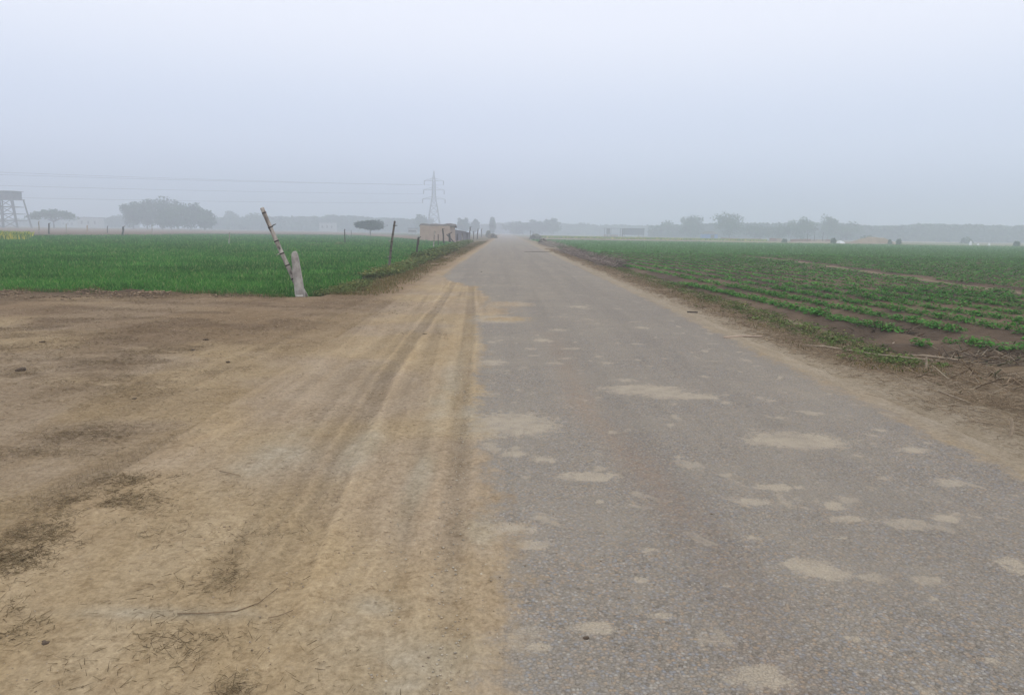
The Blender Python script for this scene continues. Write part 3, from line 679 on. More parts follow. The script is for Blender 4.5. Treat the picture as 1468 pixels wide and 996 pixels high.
n = 1500; y = 2.2 * (22 / 2.2) ** rs.rand(n); x = -.25 + rs.normal(0, .16, n); lumps('edge_gravel', x, y, .0022 + .0045 * rs.rand(n) ** 2 + .0003 * y, pal(n, (.40, .33, .24), (.30, .27, .22), (.46, .42, .34)))
# pebbles and crumbs of earth
n = 5000; x, y = wedge(n, 2.2, 14, 1.2, -150, 1560); x = np.where((x > 4.9), x - 3, x)
r_ = .002 + .004 * rs.rand(n) ** 2.5; z = lvl(x, y) + .004
octa = np.array([(1, 0, 0), (0, 1, 0), (-1, 0, 0), (0, -1, 0), (0, 0, .7), (0, 0, -.7)], float)
V = np.stack([x, y, z], 1)[:, None] + octa[None] * r_[:, None, None] * rs.uniform(.6, 1.3, (n, 6, 1))
i = np.arange(n)[:, None] * 6; Fc = np.concatenate([i + f for f in ([0, 1, 4], [1, 2, 4], [2, 3, 4], [3, 0, 4], [1, 0, 5], [2, 1, 5], [3, 2, 5], [0, 3, 5])], 0)
tag(link('pebbles', npmesh('pebbles', V.reshape(-1, 3), Fc, np.repeat(pal(n, (.22, .17, .12), (.36, .30, .23), (.28, .23, .17)), 6, 0)), m_straw), kind='stuff')

# ------------------------------------------------------------------ near things
# concrete post and leaning bamboo pole at the corner of the field
d0 = at(430, 423)[1]; bx = at(430, 423)[0]
cp = empty('concrete_post', (bx, d0, 0), 'short weathered concrete post with a chipped pointed top at the field corner', 'post')
def conc_post(hgt, w0, w1, lean):
    m = MB(); q = random.Random(2); rows = []
    prof = [(-.08, 1), (.05, 1.02), (.25, 1), (.45, .98), (.65, .97), (.80, .95), (.90, .82), (.95, .45)]
    for z_, s_ in prof:
        f = z_ / .95; ww = (w0 + (w1 - w0) * f) * s_ * .5; cx = lean * f * hgt; row = []
        for dx, dy in ((-1, -.8), (0, -1.), (1, -.8), (1.05, 0), (1, .8), (0, .95), (-1, .8), (-1.03, 0)):
            row.append((cx + dx * ww + q.uniform(-.006, .006), dy * ww * .75 + q.uniform(-.006, .006), z_ / .95 * hgt + (q.uniform(-.02, .02) if z_ > .85 else 0)))
        rows.append(row)
    b_ = 0
    for r_ in rows: m.v += r_
    for i in range(len(rows) - 1):
        for k in range(8): m.f.append((i * 8 + k, i * 8 + (k + 1) % 8, (i + 1) * 8 + (k + 1) % 8, (i + 1) * 8 + k))
    m.f.append(tuple(range((len(rows) - 1) * 8, len(rows) * 8))); return m
conc_post(.99, .20, .15, -.10).build('shaft', m_conc, cp)
MB().box(-.07, .09, -.10, -.02, -.03, .012, jit=.008).build('footing', m_stone_, cp)

def bamboo(name, p0, p1, r0, r1, nodes, label, cat='pole', group=None, stubs=2, seed=1, bow=.03, mat=None):
    """a bamboo pole from p0 to p1 with swollen joints and cut twig stubs"""
    q = random.Random(seed); p0, p1 = Vector(p0), Vector(p1); L = (p1 - p0).length
    root = empty(name, p0, label, cat, group); d = (p1 - p0) / L; sd = d.cross(Vector((0, 1, 0))).normalized()
    def P(f): return d * L * f + sd * bow * L * math.sin(f * math.pi) * .5
    pts, rad = [], []
    fs = [0.0] + [(i + .5 + q.uniform(-.12, .12)) / nodes for i in range(nodes)] + [1.0]
    for i in range(len(fs) - 1):
        a, b_ = fs[i], fs[i + 1]
        for f, k in ((a + .0, 1.12 if i else 1), (a + .012, .98), ((a + b_) / 2, .94), (b_ - .012, .99)):
            pts.append(P(f)); rad.append((r0 + (r1 - r0) * f) * k)
    pts.append(P(1.)); rad.append(r1 * .92)
    MB().tube(pts, rad, 12).build('culm', mat or m_bamboo, root, True)
    for f in [q.uniform(.05, .95) for _ in range(4)]:
        r_ = (r0 + (r1 - r0) * f); a = P(f) + Vector((q.uniform(-.3, .3) * r_, -r_ * .62, 0)); MB().tube([a, a + d * .05 + Vector((0, .002, 0)), a + d * .11], [r_ * .36, r_ * .45, r_ * .25], 7).build('rough_scar', m_node if q.random() < .4 else m_dbam, root, True)
    for i, f in enumerate(fs[1:-1]):
        r_ = (r0 + (r1 - r0) * f)
        MB().tube([P(f - .007), P(f), P(f + .007)], [r_ * 1.06, r_ * 1.15, r_ * 1.06], 12).build('joint', m_node, root, True)
    for k in range(stubs):
        f = fs[1 + (2 * k + 1) % nodes]; a = P(f); s_ = 1 if k % 2 else -1; r_ = (r0 + (r1 - r0) * f)
        e = a + sd * s_ * (r_ + q.uniform(.07, .12)) + d * .02
        MB().tube([a + sd * s_ * r_ * .7, (a + e) / 2 + Vector((0, 0, .01)), e], [.016, .012, .007], 6).build('twig_stub', m_node if k % 2 == 0 else m_bamboo, root)
    return root
px0 = at(440, 420)[0]; yy = d0 + .14
bamboo('bamboo_pole', (px0, yy, -.03), (on(375.5, yy - .05, 300), yy - .05, zt(377, 298, yy)), .056, .046, 7, 'thick grey bamboo pole leaning far to one side behind the concrete post', 'pole', None, 3, 4, .012)

def post(name, pxb, pyb, pxt, pyt, r, mat, label, cat='post', group='old fence posts along the left verge', z0=-.1, seed=0, bam=False):
    x0, y0 = at(pxb, pyb, z0); zt_ = zt(pxt, pyt, y0); x1 = on(pxt, y0, pyt)
    if bam: return bamboo(name, (x0, y0, z0), (x1, y0, zt_), r, r * .75, 6, label, cat, group, 4, seed, .02, mat)
    q = random.Random(seed); root = empty(name, (x0, y0, z0), label, cat, group); hh = zt_ - z0; dx = x1 - x0
    pts = [(dx * f + q.uniform(-.3, .3) * r, q.uniform(-.3, .3) * r, -.1 * (f == 0) + hh * f) for f in (0, .25, .5, .75, .93, 1)]
    MB().tube(pts, [r * 1.1, r, r * .97, r * 1.02, r * .9, r * .6], 7).build('shaft', mat, root, True)
    kn = pts[4]; MB().tube([kn, (kn[0] + r * 2.4, kn[1], kn[2] + r * 1.5)], [r * .5, r * .25], 5).build('branch_stub', mat, root)
    return root
post('bamboo_post', 557.5, 388, 566, 317, .055, m_dbam, 'tall knotty dark bamboo fence post standing in the weeds, closest to the dirt ground', seed=8, bam=True)
post('fence_post', 596.5, 365, 600.5, 340, .075, m_darkwood, 'short nearly black wooden post in the weeds with a slight tilt', seed=1)
post('bamboo_post', 621.5, 356, 623.5, 331, .06, None, 'pale thin bamboo post in front of the mud walled house', seed=12, bam=True)
post('fence_post', 636.5, 349.5, 634.5, 327.5, .10, m_darkwood, 'tall brown post against the end of the mud walled house', seed=2)
post('fence_post', 645, 347.5, 644.5, 334.5, .17, m_darkwood, 'squat thick stump post beside the low lean-to', seed=3)
post('fence_post', 673, 342.5, 674, 325, .13, m_darkwood, 'tallest dark post past the lean-to, close to the road edge', seed=4)
post('fence_post', 679, 342, 678.5, 331.5, .10, m_darkwood, 'short thin post just behind the tallest dark roadside post', seed=5)
post('fence_post', 684, 342, 685.5, 328, .12, m_darkwood, 'dark post tilted toward the road, second last of the roadside line', seed=6)
post('fence_post', 690, 339.5, 690.5, 328, .14, m_darkwood, 'last and most hazy post of the line beside the road', seed=7)
post('fence_post', 628.5, 353, 628, 336, .045, m_darkwood, 'thin short dark stick between the pale bamboo post and the tall brown post', seed=21)
post('fence_post', 655, 346.5, 655.5, 336, .07, m_darkwood, 'short thin post in front of the lean-to wall', seed=22)
post('fence_post', 663, 345, 662, 335, .07, m_bamboo, 'pale short post before the far end of the lean-to', seed=23)
G2 = 'thin posts out in the left fields'
for pb, yb, pt, yt, r, mt, lb in ((176, 337.5, 176.5, 325, .16, m_darkwood, 'dark thick stake at the far border of the green field below the big tree group'),
                                  (328, 351, 329, 333, .05, m_bamboo, 'thin pale stake standing alone inside the green field'),
                                  (494.5, 349, 494, 328.5, .06, m_darkwood, 'thin dark stick inside the green field beside the flat crowned tree'),
                                  (503.5, 341, 503.5, 330, .05, m_darkwood, 'hair thin stick just right of the dark field stick'),
                                  (70, 335, 70, 320, .13, m_darkwood, 'grey post below the umbrella shaped tree'),
                                  (56, 335, 55.5, 317, .10, m_bamboo, 'pale post between the concrete tower and the umbrella shaped tree'),
                                  (125, 334, 125, 323, .12, m_mud, 'reddish stake in front of the pale far house'),
                                  (95, 334, 95, 321, .08, m_bamboo, 'thin pale post right below the umbrella tree crown'),
                                  (218, 334, 218, 323, .10, m_bamboo, 'pale stake under the tallest trees of the big group'),
                                  (154, 334, 154, 324, .10, m_darkwood, 'small stake left of the big tree group')):
    post('field_stake', pb, yb, pt, yt, r, mt, lb, 'stake', G2, FZ, seed=int(pb))
for k, (pb, yb, pt, yt) in enumerate(((760, 340, 760.5, 330.5), (765, 339, 764, 332), (651, 347, 640, 336))):
    post('leaning_stick' if k == 2 else 'fence_post', pb, yb, pt, yt, .09, m_darkwood, ('post on the right road edge near the vanishing point', 'shorter post just behind the one on the right road edge', 'slanting stick propped by the stump post of the lean-to')[k], 'post', 'far roadside posts' if k < 2 else None, seed=40 + k)

# second, shorter timber propped behind the concrete post
pr = at(444, 421)
pb_ = empty('wooden_prop', (pr[0], d0 + .12, 0), 'short slanting grey timber prop showing low behind the concrete post', 'prop')
MB().tube([(0, 0, -.05), (-.10, .0, .14), (-.25, .02, .40)], [.05, .047, .04], 9).build('timber', m_bamboo, pb_, True)
MB().tube([(-.085, 0, .12), (-.10, 0, .14), (-.11, 0, .16)], [.052, .056, .052], 9).build('joint', m_node, pb_, True)
# brush piles on the right verge
def brush(px, py, rx, L, hgt, n, label, seed, cols=((.20, .16, .14), (.14, .11, .09), (.28, .24, .20))):
    cx, cy = at(px, py, -.08); q = np.random.RandomState(seed)
    root = empty('brush_pile', (cx, cy, -.12), label, 'brush pile', 'cut brush heaped on the right verge')
    u = q.uniform(-1, 1, n); v = q.uniform(-1, 1, n); hh = hgt * np.clip(1 - u ** 2 * .8 - v ** 2 * .6, .1, 1) * (.5 + .8 * vn(v * 5 + seed, u, 1, seed))
    A = np.stack([u * rx, v * L, hh * q.rand(n)], 1); a = q.rand(n) * 6.28; l = q.uniform(.3, 1.1, n) * (hgt * 1.2 + .25)
    B = A + np.stack([np.cos(a) * l, np.sin(a) * l, q.uniform(-.15, .5, n) * l], 1); B[:, 2] = np.maximum(B[:, 2], .02)
    sticks('branches', A, B, q.uniform(.004, .012, n) * (.5 + cy / 30), pal(n, *cols), m_twig, root)
    m_ = n // 3; A2 = A[:m_] * [1, 1, .6]; B2 = A2 + q.normal(0, .12, (m_, 3)) * [1, 1, .5]; B2[:, 2] = np.maximum(B2[:, 2], .01)
    sticks('dead_leaves', A2, B2, np.full(m_, .012), pal(m_, (.12, .08, .05), (.20, .14, .08), (.09, .10, .05)), m_twig, root)
    return root
brush(862, 377, .45, 6.0, .42, 900, 'grey brown brush pile on the right verge closest along the road', 1)
brush(822, 364, .6, 9.0, .45, 1100, 'greyish brush pile behind the closest one with twigs sticking up', 2)
brush(790, 351.5, .8, 16., .5, 900, 'farther bushy brush heap pressed against the asphalt edge', 3, ((.26, .23, .19), (.20, .18, .15), (.32, .28, .23)))
brush(1425, 508, .9, .8, .06, 600, 'flat tangle of dry grey stalks at the near corner of the ridged field', 4, ((.22, .17, .12), (.14, .105, .075), (.30, .25, .18), (.10, .08, .06)))
brush(1380, 545, .9, .7, .03, 420, 'thin spread of dry stalks between the asphalt and the grey tangle', 5, ((.28, .21, .14), (.2, .15, .1), (.36, .3, .22)))
brush(1272, 478, .35, .4, .14, 200, 'small dark twiggy clump at the edge of the first crop ridge', 6, ((.08, .07, .05), (.14, .11, .08)))

def stick(name, P, r, mat, label, cat='stick', lift=.012, up=0):
    pts = [Vector((*at(px, py, -.02 if px < 1100 else -.1), 0)) for px, py in P]
    for i, p_ in enumerate(pts): p_.z = float(lvl([p_.x], [p_.y])[0]) + lift + up * i / max(1, len(pts) - 1)
    o_ = pts[0].copy(); m = MB().tube([p_ - o_ for p_ in pts], [r * (1 - .5 * i / len(pts)) for i in range(len(pts))], 6)
    o = m.build(name, mat, None, True); o.location = o_; return tag(o, label, cat)
m_stalk = solid('dry_stalk', (.36, .29, .21), .85, .25, 20)
stick('stick', [(1150, 504), (1180, 506), (1250, 513), (1345, 524)], .014, m_stalk, 'long straight dry stalk pointing at the ridged field', up=.05)
stick('stick', [(1235, 505), (1290, 522), (1310, 517)], .010, m_stalk, 'bent thin stalk beside the long straight one')
stick('stick', [(1303, 508), (1330, 512), (1372, 519)], .02, m_stalk, 'thick pale stalk lying against the first potato row', up=.03)
stick('stick', [(1345, 572), (1370, 582), (1394, 592)], .009, m_stalk, 'short pale stalk on the brown straw beside the asphalt')
stick('stick', [(1268, 507), (1275, 500), (1283, 490)], .014, m_stalk, 'pair-less stalk tilted up from the dark twiggy clump', up=.14)
for (a_, b_, h_, lb) in ((1327, 528, .17, 'short pale stake stuck upright in the dry stalks'), (1447, 640, .14, 'short broken stake standing at the asphalt edge, low in the frame')):
    x_, y_ = at(a_, b_, -.08); z_ = float(lvl([x_], [y_])[0]); o = MB().tube([(0, 0, -.03), (.004, 0, h_ * .5), (-.004, .01, h_)], [.014, .013, .009], 7).build('stake', m_stalk); o.location = (x_, y_, z_); tag(o, lb, 'stake')
stick('stick', [(255, 890), (300, 889), (340, 886), (372, 874), (398, 853)], .003, m_earth, 'long thin bent twig lying on the bare dirt')
stick('stick', [(385, 896), (400, 893), (420, 885)], .0025, m_earth, 'short dark twig near the end of the long bent one')
stick('stick', [(315, 682), (330, 685), (345, 689)], .003, m_earth, 'small dark twig on the dirt above the brown grass patch')
stick('stick', [(1038, 487), (1060, 484), (1092, 484)], .016, m_mud, 'reddish brown strip of bark on the right asphalt edge')
stick('stick', [(985, 450), (1000, 451)], .016, m_darkwood, 'dark twig on the right asphalt edge beyond the bark strip')
stick('stick', [(752, 361.5), (790, 361.5)], .02, m_darkwood, 'thin dark branch lying across the far right lane')
def clod(px, py, r, label, mat=m_clod, cat='clod', n=3, flat=.45):
    r *= .6
    x_, y_ = at(px, py); q = random.Random(px); root = None; m = MB()
    for k in range(n):
        ox, oy = (q.uniform(-1, 1) * r * 1.1, q.uniform(-1, 1) * r * .8) if k else (0, 0); rr = r * (1 if k == 0 else q.uniform(.4, .7))
        pts = []
        for th in range(5):
            for ph in range(9):
                a = th / 4 * math.pi; bb = ph / 9 * 2 * math.pi; j = q.uniform(.75, 1.2)
                pts.append((ox + rr * j * math.sin(a) * math.cos(bb), oy + rr * j * math.sin(a) * math.sin(bb), rr * flat * math.cos(a) * (j if th not in (0, 4) else 1)))
        b_ = len(m.v); m.v += pts
        for th in range(4):
            for ph in range(9): m.f.append((b_ + th * 9 + ph, b_ + (th + 1) * 9 + ph, b_ + (th + 1) * 9 + (ph + 1) % 9, b_ + th * 9 + (ph + 1) % 9))
    o = m.build('earth_clod', mat); o.location = (x_, y_, float(lvl([x_], [y_])[0]) + r * .25); return tag(o, label, cat)
for a in ((840, 915, .022, 'dark crumb of earth on the asphalt low in the frame'), (1020, 738, .022, 'dark crushed leaf like crumb in the middle of the asphalt'), (622, 722, .016, 'single dark crumb on the sand between the wheel tracks'),
          (608, 480, .05, 'dark lump in the grass smudge between the sandy tracks'), (30, 533, .08, 'dark clod on the brown dirt at the far left of the frame'), (62, 491, .05, 'small dark clod behind the far left one'),
          (296, 488, .05, 'small dark clod in the middle of the brown dirt'), (276, 503, .04, 'small clod just nearer than the one in the middle of the dirt'), (327, 520, .04, 'lonely dark clod on the pale dirt below the concrete post'),
          (193, 572, .03, 'dark pebble sized clod on the pale dirt to the left'), (65, 923, .025, 'brown clod at the bottom left of the dirt'), (625, 713, .01, 'tiny crumb beside the single dark one on the sand'), (690, 390, .05, 'flat dark lump on the sand where the asphalt begins')):
    clod(*a)

# ------------------------------------------------------------------ far things
def tree(px, hw, ytop, d, label, cat='tree', name='tree', shape='round', ybot=None, seed=0, col=(.05, .085, .035), n=2600, group=None, trunkr=.25, dense=1.):
    """px: column, hw: half crown width in photo px, ytop: crown top row, d: distance"""
    d = d * (1.28 if px < 950 else 1.1) if d > 250 else d * 1.2
    q = np.random.RandomState(seed + int(px)); X = on(px, d); zT = zt(px, ytop, d) - FZ; R_ = hw / F * d * (1.14 if shape == 'round' else 1)
    root = empty(name, (X, d, FZ), label, cat, group)
    zB = (zt(px, ybot, d) - FZ) if ybot else zT * .06
    if shape == 'oval': zT = zT * 1.0
    ch = zT - zB
    # limbs
    m = MB(); tips = []
    tr_top = zB + ch * (.25 if shape != 'umbrella' else .05)
    m.tube([(0, 0, -.2), (q.normal(0, .05), 0, tr_top * .5), (q.normal(0, .1) * R_ * .3, 0, tr_top)], [trunkr * 1.3, trunkr, trunkr * .75], 7)
    nl = 9
    for k in range(nl):
        a = k * 2.4 + q.rand(); rr = R_ * (.45 + .4 * q.rand()); zz = zB + ch * (.35 + .45 * q.rand()) if shape != 'umbrella' else zB + ch * .5
        e = (rr * math.cos(a), rr * math.sin(a), zz); mid = (e[0] * .4, e[1] * .4, tr_top * .4 + zz * .6 - ch * .1)
        m.tube([(0, 0, tr_top * .8), mid, e], [trunkr * .6, trunkr * .35, trunkr * .12], 5, False); tips.append(e)
    m.build('trunk', m_bark, root, True)
    # crown: leaf clumps spread in lumps, gaps between them
    if shape == 'umbrella':
        nc = 34; cc = []
        for k in range(nc):
            r_ = R_ * math.sqrt((k + .5) / nc) * .9; a = k * 2.4; dome = 1 - (r_ / R_) ** 2.2
            cc.append((r_ * math.cos(a), r_ * math.sin(a), zB + ch * (.18 + .55 * dome), R_ * .24, ch * .30))
    else:
        nc = 30 if shape != 'oval' else 90; cc = []
        for k in range(nc):
            u = q.normal(size=3); u /= np.linalg.norm(u); rad = q.rand() ** .45 * (.80 if shape != 'oval' else .74)
            zc = (zB + zT) / 2 + u[2] * rad * ch * .52
            wfac = 1. if shape in ('round', 'oval') else (1.0 - .5 * (zc - zB) / ch)
            cc.append((u[0] * rad * R_ * wfac, u[1] * rad * R_ * wfac, zc, R_ * q.uniform(.26, .44), ch * q.uniform(.14, .25)))
    if shape != 'umbrella': cc += [(0, 0, zB + ch * f_, R_ * w_, ch * .22) for f_, w_ in ((.2, .45), (.45, .6), (.68, .5))] * 2
    cc = np.array(cc); idx = q.randint(len(cc), size=n); g = q.normal(size=(n, 3)); g /= np.linalg.norm(g, axis=1)[:, None]; g *= (q.rand(n) ** .5)[:, None]
    P_ = cc[idx, :3] + g * cc[idx][:, [3, 3, 4]]
    P_[:, 2] = np.clip(P_[:, 2], zB * .9, zT)
    s_ = (.0010 * d + .08) * q.uniform(.6, 1.4, n) * dense
    e1 = q.normal(size=(n, 3)); e1 /= np.linalg.norm(e1, axis=1)[:, None]; e2 = np.cross(e1, q.normal(size=(n, 3))); e2 /= np.linalg.norm(e2, axis=1)[:, None]
    V = np.stack([P_ - e1 * s_[:, None], P_ + e2 * s_[:, None] * .6, P_ + e1 * s_[:, None], P_ - e2 * s_[:, None] * .6], 1).reshape(-1, 3)
    cl = np.array(col) * q.uniform(.6, 1.5, (len(cc), 1))[idx] * q.uniform(.75, 1.25, (n, 1))
    link('crown', npmesh('crown', V, np.arange(n * 4).reshape(-1, 4), np.repeat(cl, 4, 0)), m_crown, root)
    return root
T = tree
GB = 'the big dark tree group in the left distance'
T(78, 31, 300, 300, 'wide umbrella shaped tree standing alone between the tower and the big tree group', shape='umbrella', ybot=317, n=2200, trunkr=.3)
for k, (px, hw, yt, d, lb) in enumerate(((192, 16, 286, 335, 'leftmost tree of the big group, with a ragged overhanging edge'), (212, 17, 284, 345, 'tree beside the ragged leftmost one of the big group'), (233, 19, 282, 340, 'tallest tree at the middle of the big group'),
                                         (256, 17, 287, 345, 'tree right of the tallest one in the big group'), (274, 18, 291, 335, 'broad lower tree on the falling side of the big group'), (294, 16, 299, 330, 'lowest tree closing the right end of the big group'),
                                         (246, 20, 297, 322, 'bushy front tree below the tallest one in the big group'))):
    T(px, hw, yt, d, lb, group=GB, n=3000, dense=1.1, seed=k)
T(166, 17, 308, 470, 'very faint low tree left of the big group')
T(125, 14, 310, 480, 'faint tree behind the pale far house', n=1500)
T(331, 12, 299, 500, 'faint round tree right of the big group')
T(362, 24, 305, 480, 'broad faint tree between the big group and the leaning pole')
T(531, 23, 315, 195, 'small dark flat crowned tree on a thin trunk at the end of the green field', shape='oval', ybot=329.5, n=7500, trunkr=.16, col=(.022, .038, .020), dense=.85)
T(493, 8, 309, 520, 'slim faint tree rising from the tree line left of the flat crowned tree', n=1500)
T(515, 8, 309, 520, 'slim faint tree just above the flat crowned tree', n=1500)
T(603, 10, 308, 430, 'hazy tree directly left of the pylon')
T(572, 9, 313, 480, 'hazy low tree between the flat crowned tree and the pylon', n=1500)
T(664, 10, 313, 400, 'hazy round tree right of the pylon above the lean-to')
T(680, 8, 314, 410, 'hazy tree above the tallest roadside post', n=1500)
T(706, 6, 310, 380, 'slender hazy tree left of where the road vanishes', shape='cone', n=1500)
T(742, 20, 317, 430, 'low rounded hazy tree above the vanishing road')
T(768, 18, 315, 440, 'middle hazy tree of the clump right of the vanishing road')
T(790, 13, 313, 435, 'right end tree of the clump beside the vanishing road')
T(832, 18, 319, 560, 'barely visible tree between the road clump and the open shed', n=1500)
T(958, 12, 316, 470, 'faint tree right of the open shed', n=1500)
T(990, 20, 308, 430, 'hazy tall rounded tree between the open shed and the blue hut')
T(1046, 25, 303, 395, 'largest hazy tree on the right, rising above the blue hut', n=2200)
T(1090, 28, 321, 385, 'low wide tree right of the largest hazy tree', n=1600)
T(1148, 20, 311.5, 370, 'dome shaped darker tree in the middle of the right tree line', n=2000)
T(1187, 16, 306, 400, 'pointed hazy tree with a spiky top right of the dome shaped one', shape='cone', n=1700)
T(1214, 22, 318, 395, 'low tree on the right slope of the pointed one', n=1400)
T(1117, 16, 322, 375, 'small low tree filling the gap before the dome shaped tree', n=1100)
# masses of far wood
def wood(name, pxs, d, prof, n, col=(.05, .08, .04), depth=40):
    d = d * 1.2
    q = np.random.RandomState(len(name)); px = q.uniform(pxs[0], pxs[1], n); dd = d + q.rand(n) * depth
    top = np.interp(px, *zip(*prof)) + 2.5 * (vn(px, px * 0, .11, 5) - .5) + 1.6 * (vn(px, px * 0, .4, 8) - .5)
    X = np.array([on(a, b_) for a, b_ in zip(px, dd)]); ZT = np.array([zt(a, b_, d) for a, b_ in zip(px, top)])
    Z = FZ + (ZT - FZ) * (1 - q.rand(n) ** 1.15 * .99); ZT_ = ZT; P_ = np.stack([X, dd, Z], 1); s_ = (.0021 * d) * q.uniform(.6, 1.5, n)
    e1 = q.normal(size=(n, 3)); e1 /= np.linalg.norm(e1, axis=1)[:, None]; e2 = np.cross(e1, q.normal(size=(n, 3))); e2 /= np.linalg.norm(e2, axis=1)[:, None]
    V = np.stack([P_ - e1 * s_[:, None], P_ + e2 * s_[:, None] * .7, P_ + e1 * s_[:, None], P_ - e2 * s_[:, None] * .7], 1).reshape(-1, 3)
    cl = np.array(col) * (.6 + .9 * vn(X, Z, .15, 4))[:, None]
    return tag(link(name, npmesh(name, V, np.arange(n * 4).reshape(-1, 4), np.repeat(cl, 4, 0)), m_crown), kind='stuff')
wood('left_treeline', (300, 620), 520, [(300, 314), (380, 311), (440, 312), (480, 309), (540, 313), (620, 315)], 16000)
wood('hazy_treeline', (-150, 200), 560, [(-150, 314), (0, 315), (100, 315), (200, 313)], 11000)
wood('right_treeline', (1190, 1680), 400, [(1190, 322), (1240, 325), (1280, 324), (1330, 321.5), (1400, 323), (1468, 325), (1680, 328)], 34000)
wood('distant_treeline', (930, 1240), 430, [(930, 325), (985, 322), (1060, 320.5), (1120, 321), (1200, 320), (1240, 324)], 16000)
wood('road_end_treeline', (690, 935), 600, [(690, 322), (760, 320), (850, 323), (935, 324)], 12000)

# pylon
def pylon(px, ytop, d):
    X = on(px, d); zT = zt(px, ytop, d) - FZ; root = empty('electricity_pylon', (X, d, FZ), 'tall hazy lattice steel pylon behind the mud walled house', 'pylon')
    k = zT / 38.; rz = math.radians(35)
    ang = math.atan2(-140, -170) - math.pi / 2       # arms stand square to the line that runs off to the left
    wz = [(0, 4.4), (8, 3.3), (15, 2.3), (21, 1.25), (26, .95), (32, .8), (34.5, .45), (38, .06)]
    def W(z): return np.interp(z, [a for a, _ in wz], [b_ for _, b_ in wz])
    m = MB(); B = .17
    cor = [(-1, -1), (1, -1), (1, 1), (-1, 1)]
    for cx, cy in cor: m.tube([(cx * W(z) * k, cy * W(z) * k, z * k) for z, _ in wz], B, 4)
    m.build('leg_frame', m_steel, root)
    m = MB(); zz = [0, 5, 9.5, 13.5, 17, 20, 22, 24, 26, 28, 30, 32, 34.5]
    for a, b_ in zip(zz[:-1], zz[1:]):
        for i in range(4):
            c0, c1 = cor[i], cor[(i + 1) % 4]; wa, wb = W(a), W(b_)
            m.tube([(c0[0] * wa * k, c0[1] * wa * k, a * k), (c1[0] * wb * k, c1[1] * wb * k, b_ * k)], B * .55, 3, False)
            m.tube([(c1[0] * wa * k, c1[1] * wa * k, a * k), (c0[0] * wb * k, c0[1] * wb * k, b_ * k)], B * .55, 3, False)
            m.tube([(c0[0] * wb * k, c0[1] * wb * k, b_ * k), (c1[0] * wb * k, c1[1] * wb * k, b_ * k)], B * .5, 3, False)
    m.build('bracing', m_steel, root)
    tips = []
    for z, L in ((21, 6.9), (26.5, 6.3), (32, 5.9)):
        for s_ in (-1, 1):
            m = MB(); w_ = W(z)
            for cy in (-1, 1): m.tube([(s_ * w_ * k, cy * w_ * k, z * k), (s_ * L * k, 0, z * k)], B * .8, 3, False); m.tube([(s_ * w_ * k, cy * w_ * k, (z + 1.5) * k), (s_ * L * k, 0, z * k)], B * .6, 3, False)
            m.build('crossarm', m_steel, root)
            ins = MB().tube([(s_ * L * k, 0, (z - j * .25) * k) for j in range(11)], [(.15, .32)[j % 2] for j in range(11)], 6).build('insulator', m_tin, root)
            tips.append(Vector((s_ * L * k, 0, (z - 2.5) * k)))
    root.rotation_euler.z = 0
    return X, d, tips
PX, PD, tips = pylon(622, 245, 450)
for i, (ti, y_at0, lb) in enumerate(((4, 247, 'topmost hazy power line running left from the pylon'), (5, 250.5, 'second power line close under the topmost one'), (2, 266, 'third power line from the top'), (0, 283, 'lowest and shortest looking power line'))):
    a = Vector((PX, PD, FZ)) + tips[ti]; dd = 330 if i != 3 else 336; b_ = Vector((on(0, dd, y_at0), dd, zt(0, y_at0, dd)))
    pts = []
    for j in range(31):
        f = j / 30 * 1.45; p_ = a + (b_ - a) * f; p_.z = a.z + (b_.z - a.z) * f + 2.2 * f * (f - 1); pts.append(p_ - a)
    o = MB().tube(pts, .042, 4).build('power_line', m_cable); o.location = a; tag(o, lb, 'power line', 'power lines from the pylon')

# concrete tower frame at the left edge
def tower():
    d = 340; xr = on(33, d); xl = on(-22, d); zT = zt(10, 274, d) - FZ; X = (xl + xr) / 2; w_ = (xr - xl) / 2
    root = empty('concrete_tower', (X, d, FZ), 'grey concrete tank tower on splayed braced legs at the left edge', 'tower')
    top = zT - 3.9
    def col(cx, cy): return [(cx * w_ * 1.12, cy * 5, -.3), (cx * w_ * .84, cy * 4.4, top)]
    for cx in (-1, -.33, .33, 1):
        for cy in (-1, 1): MB().tube(col(cx, cy), [.5, .4], 4).build('leg', m_cement, root)
    for f in (.26, .5, .75):
        m = MB(); z = top * f; k = 1.12 - .28 * f
        for cy in (-1, 1): m.box(-w_ * k, w_ * k, cy * 3.3 - .12, cy * 3.3 + .12, z - .17, z + .17)
        for cx in (-1, -.33, .33, 1): m.box(cx * w_ * k - .12, cx * w_ * k + .12, -3.18, 3.18, z - .15, z + .15)
        m.build('ring_beam', m_cement, root)
    for a_, b_ in ((0, .26), (.26, .5), (.5, .75), (.75, 1.)):
        m = MB(); ka, kb = 1.12 - .28 * a_, 1.12 - .28 * b_
        for q0, q1 in ((-1, -.33), (-.33, .33), (.33, 1)):
            m.tube([(q0 * w_ * ka, -4.7, top * a_), (q1 * w_ * kb, -4.5, top * b_)], .16, 4).tube([(q1 * w_ * ka, -4.7, top * a_), (q0 * w_ * kb, -4.5, top * b_)], .16, 4)
        m.build('cross_brace', m_cement, root)
    m = MB().box(-w_ * .98, w_ * .98, -3.6, 3.6, top, top + .35).box(-w_ * .86, w_ * .86, -3.2, 3.2, top + .35, zT - .25).box(-w_ * .95, w_ * .95, -3.5, 3.5, zT - .25, zT); m.build('tank', m_cement, root)
    m = MB()
    for k in range(9): m.box(-w_ * .86 + k * w_ * .215 - .06, -w_ * .86 + k * w_ * .215 + .06, -3.32, -3.2, top + .35, zT - .26)
    m.build('tank_ribs', m_cement, root)
tower()

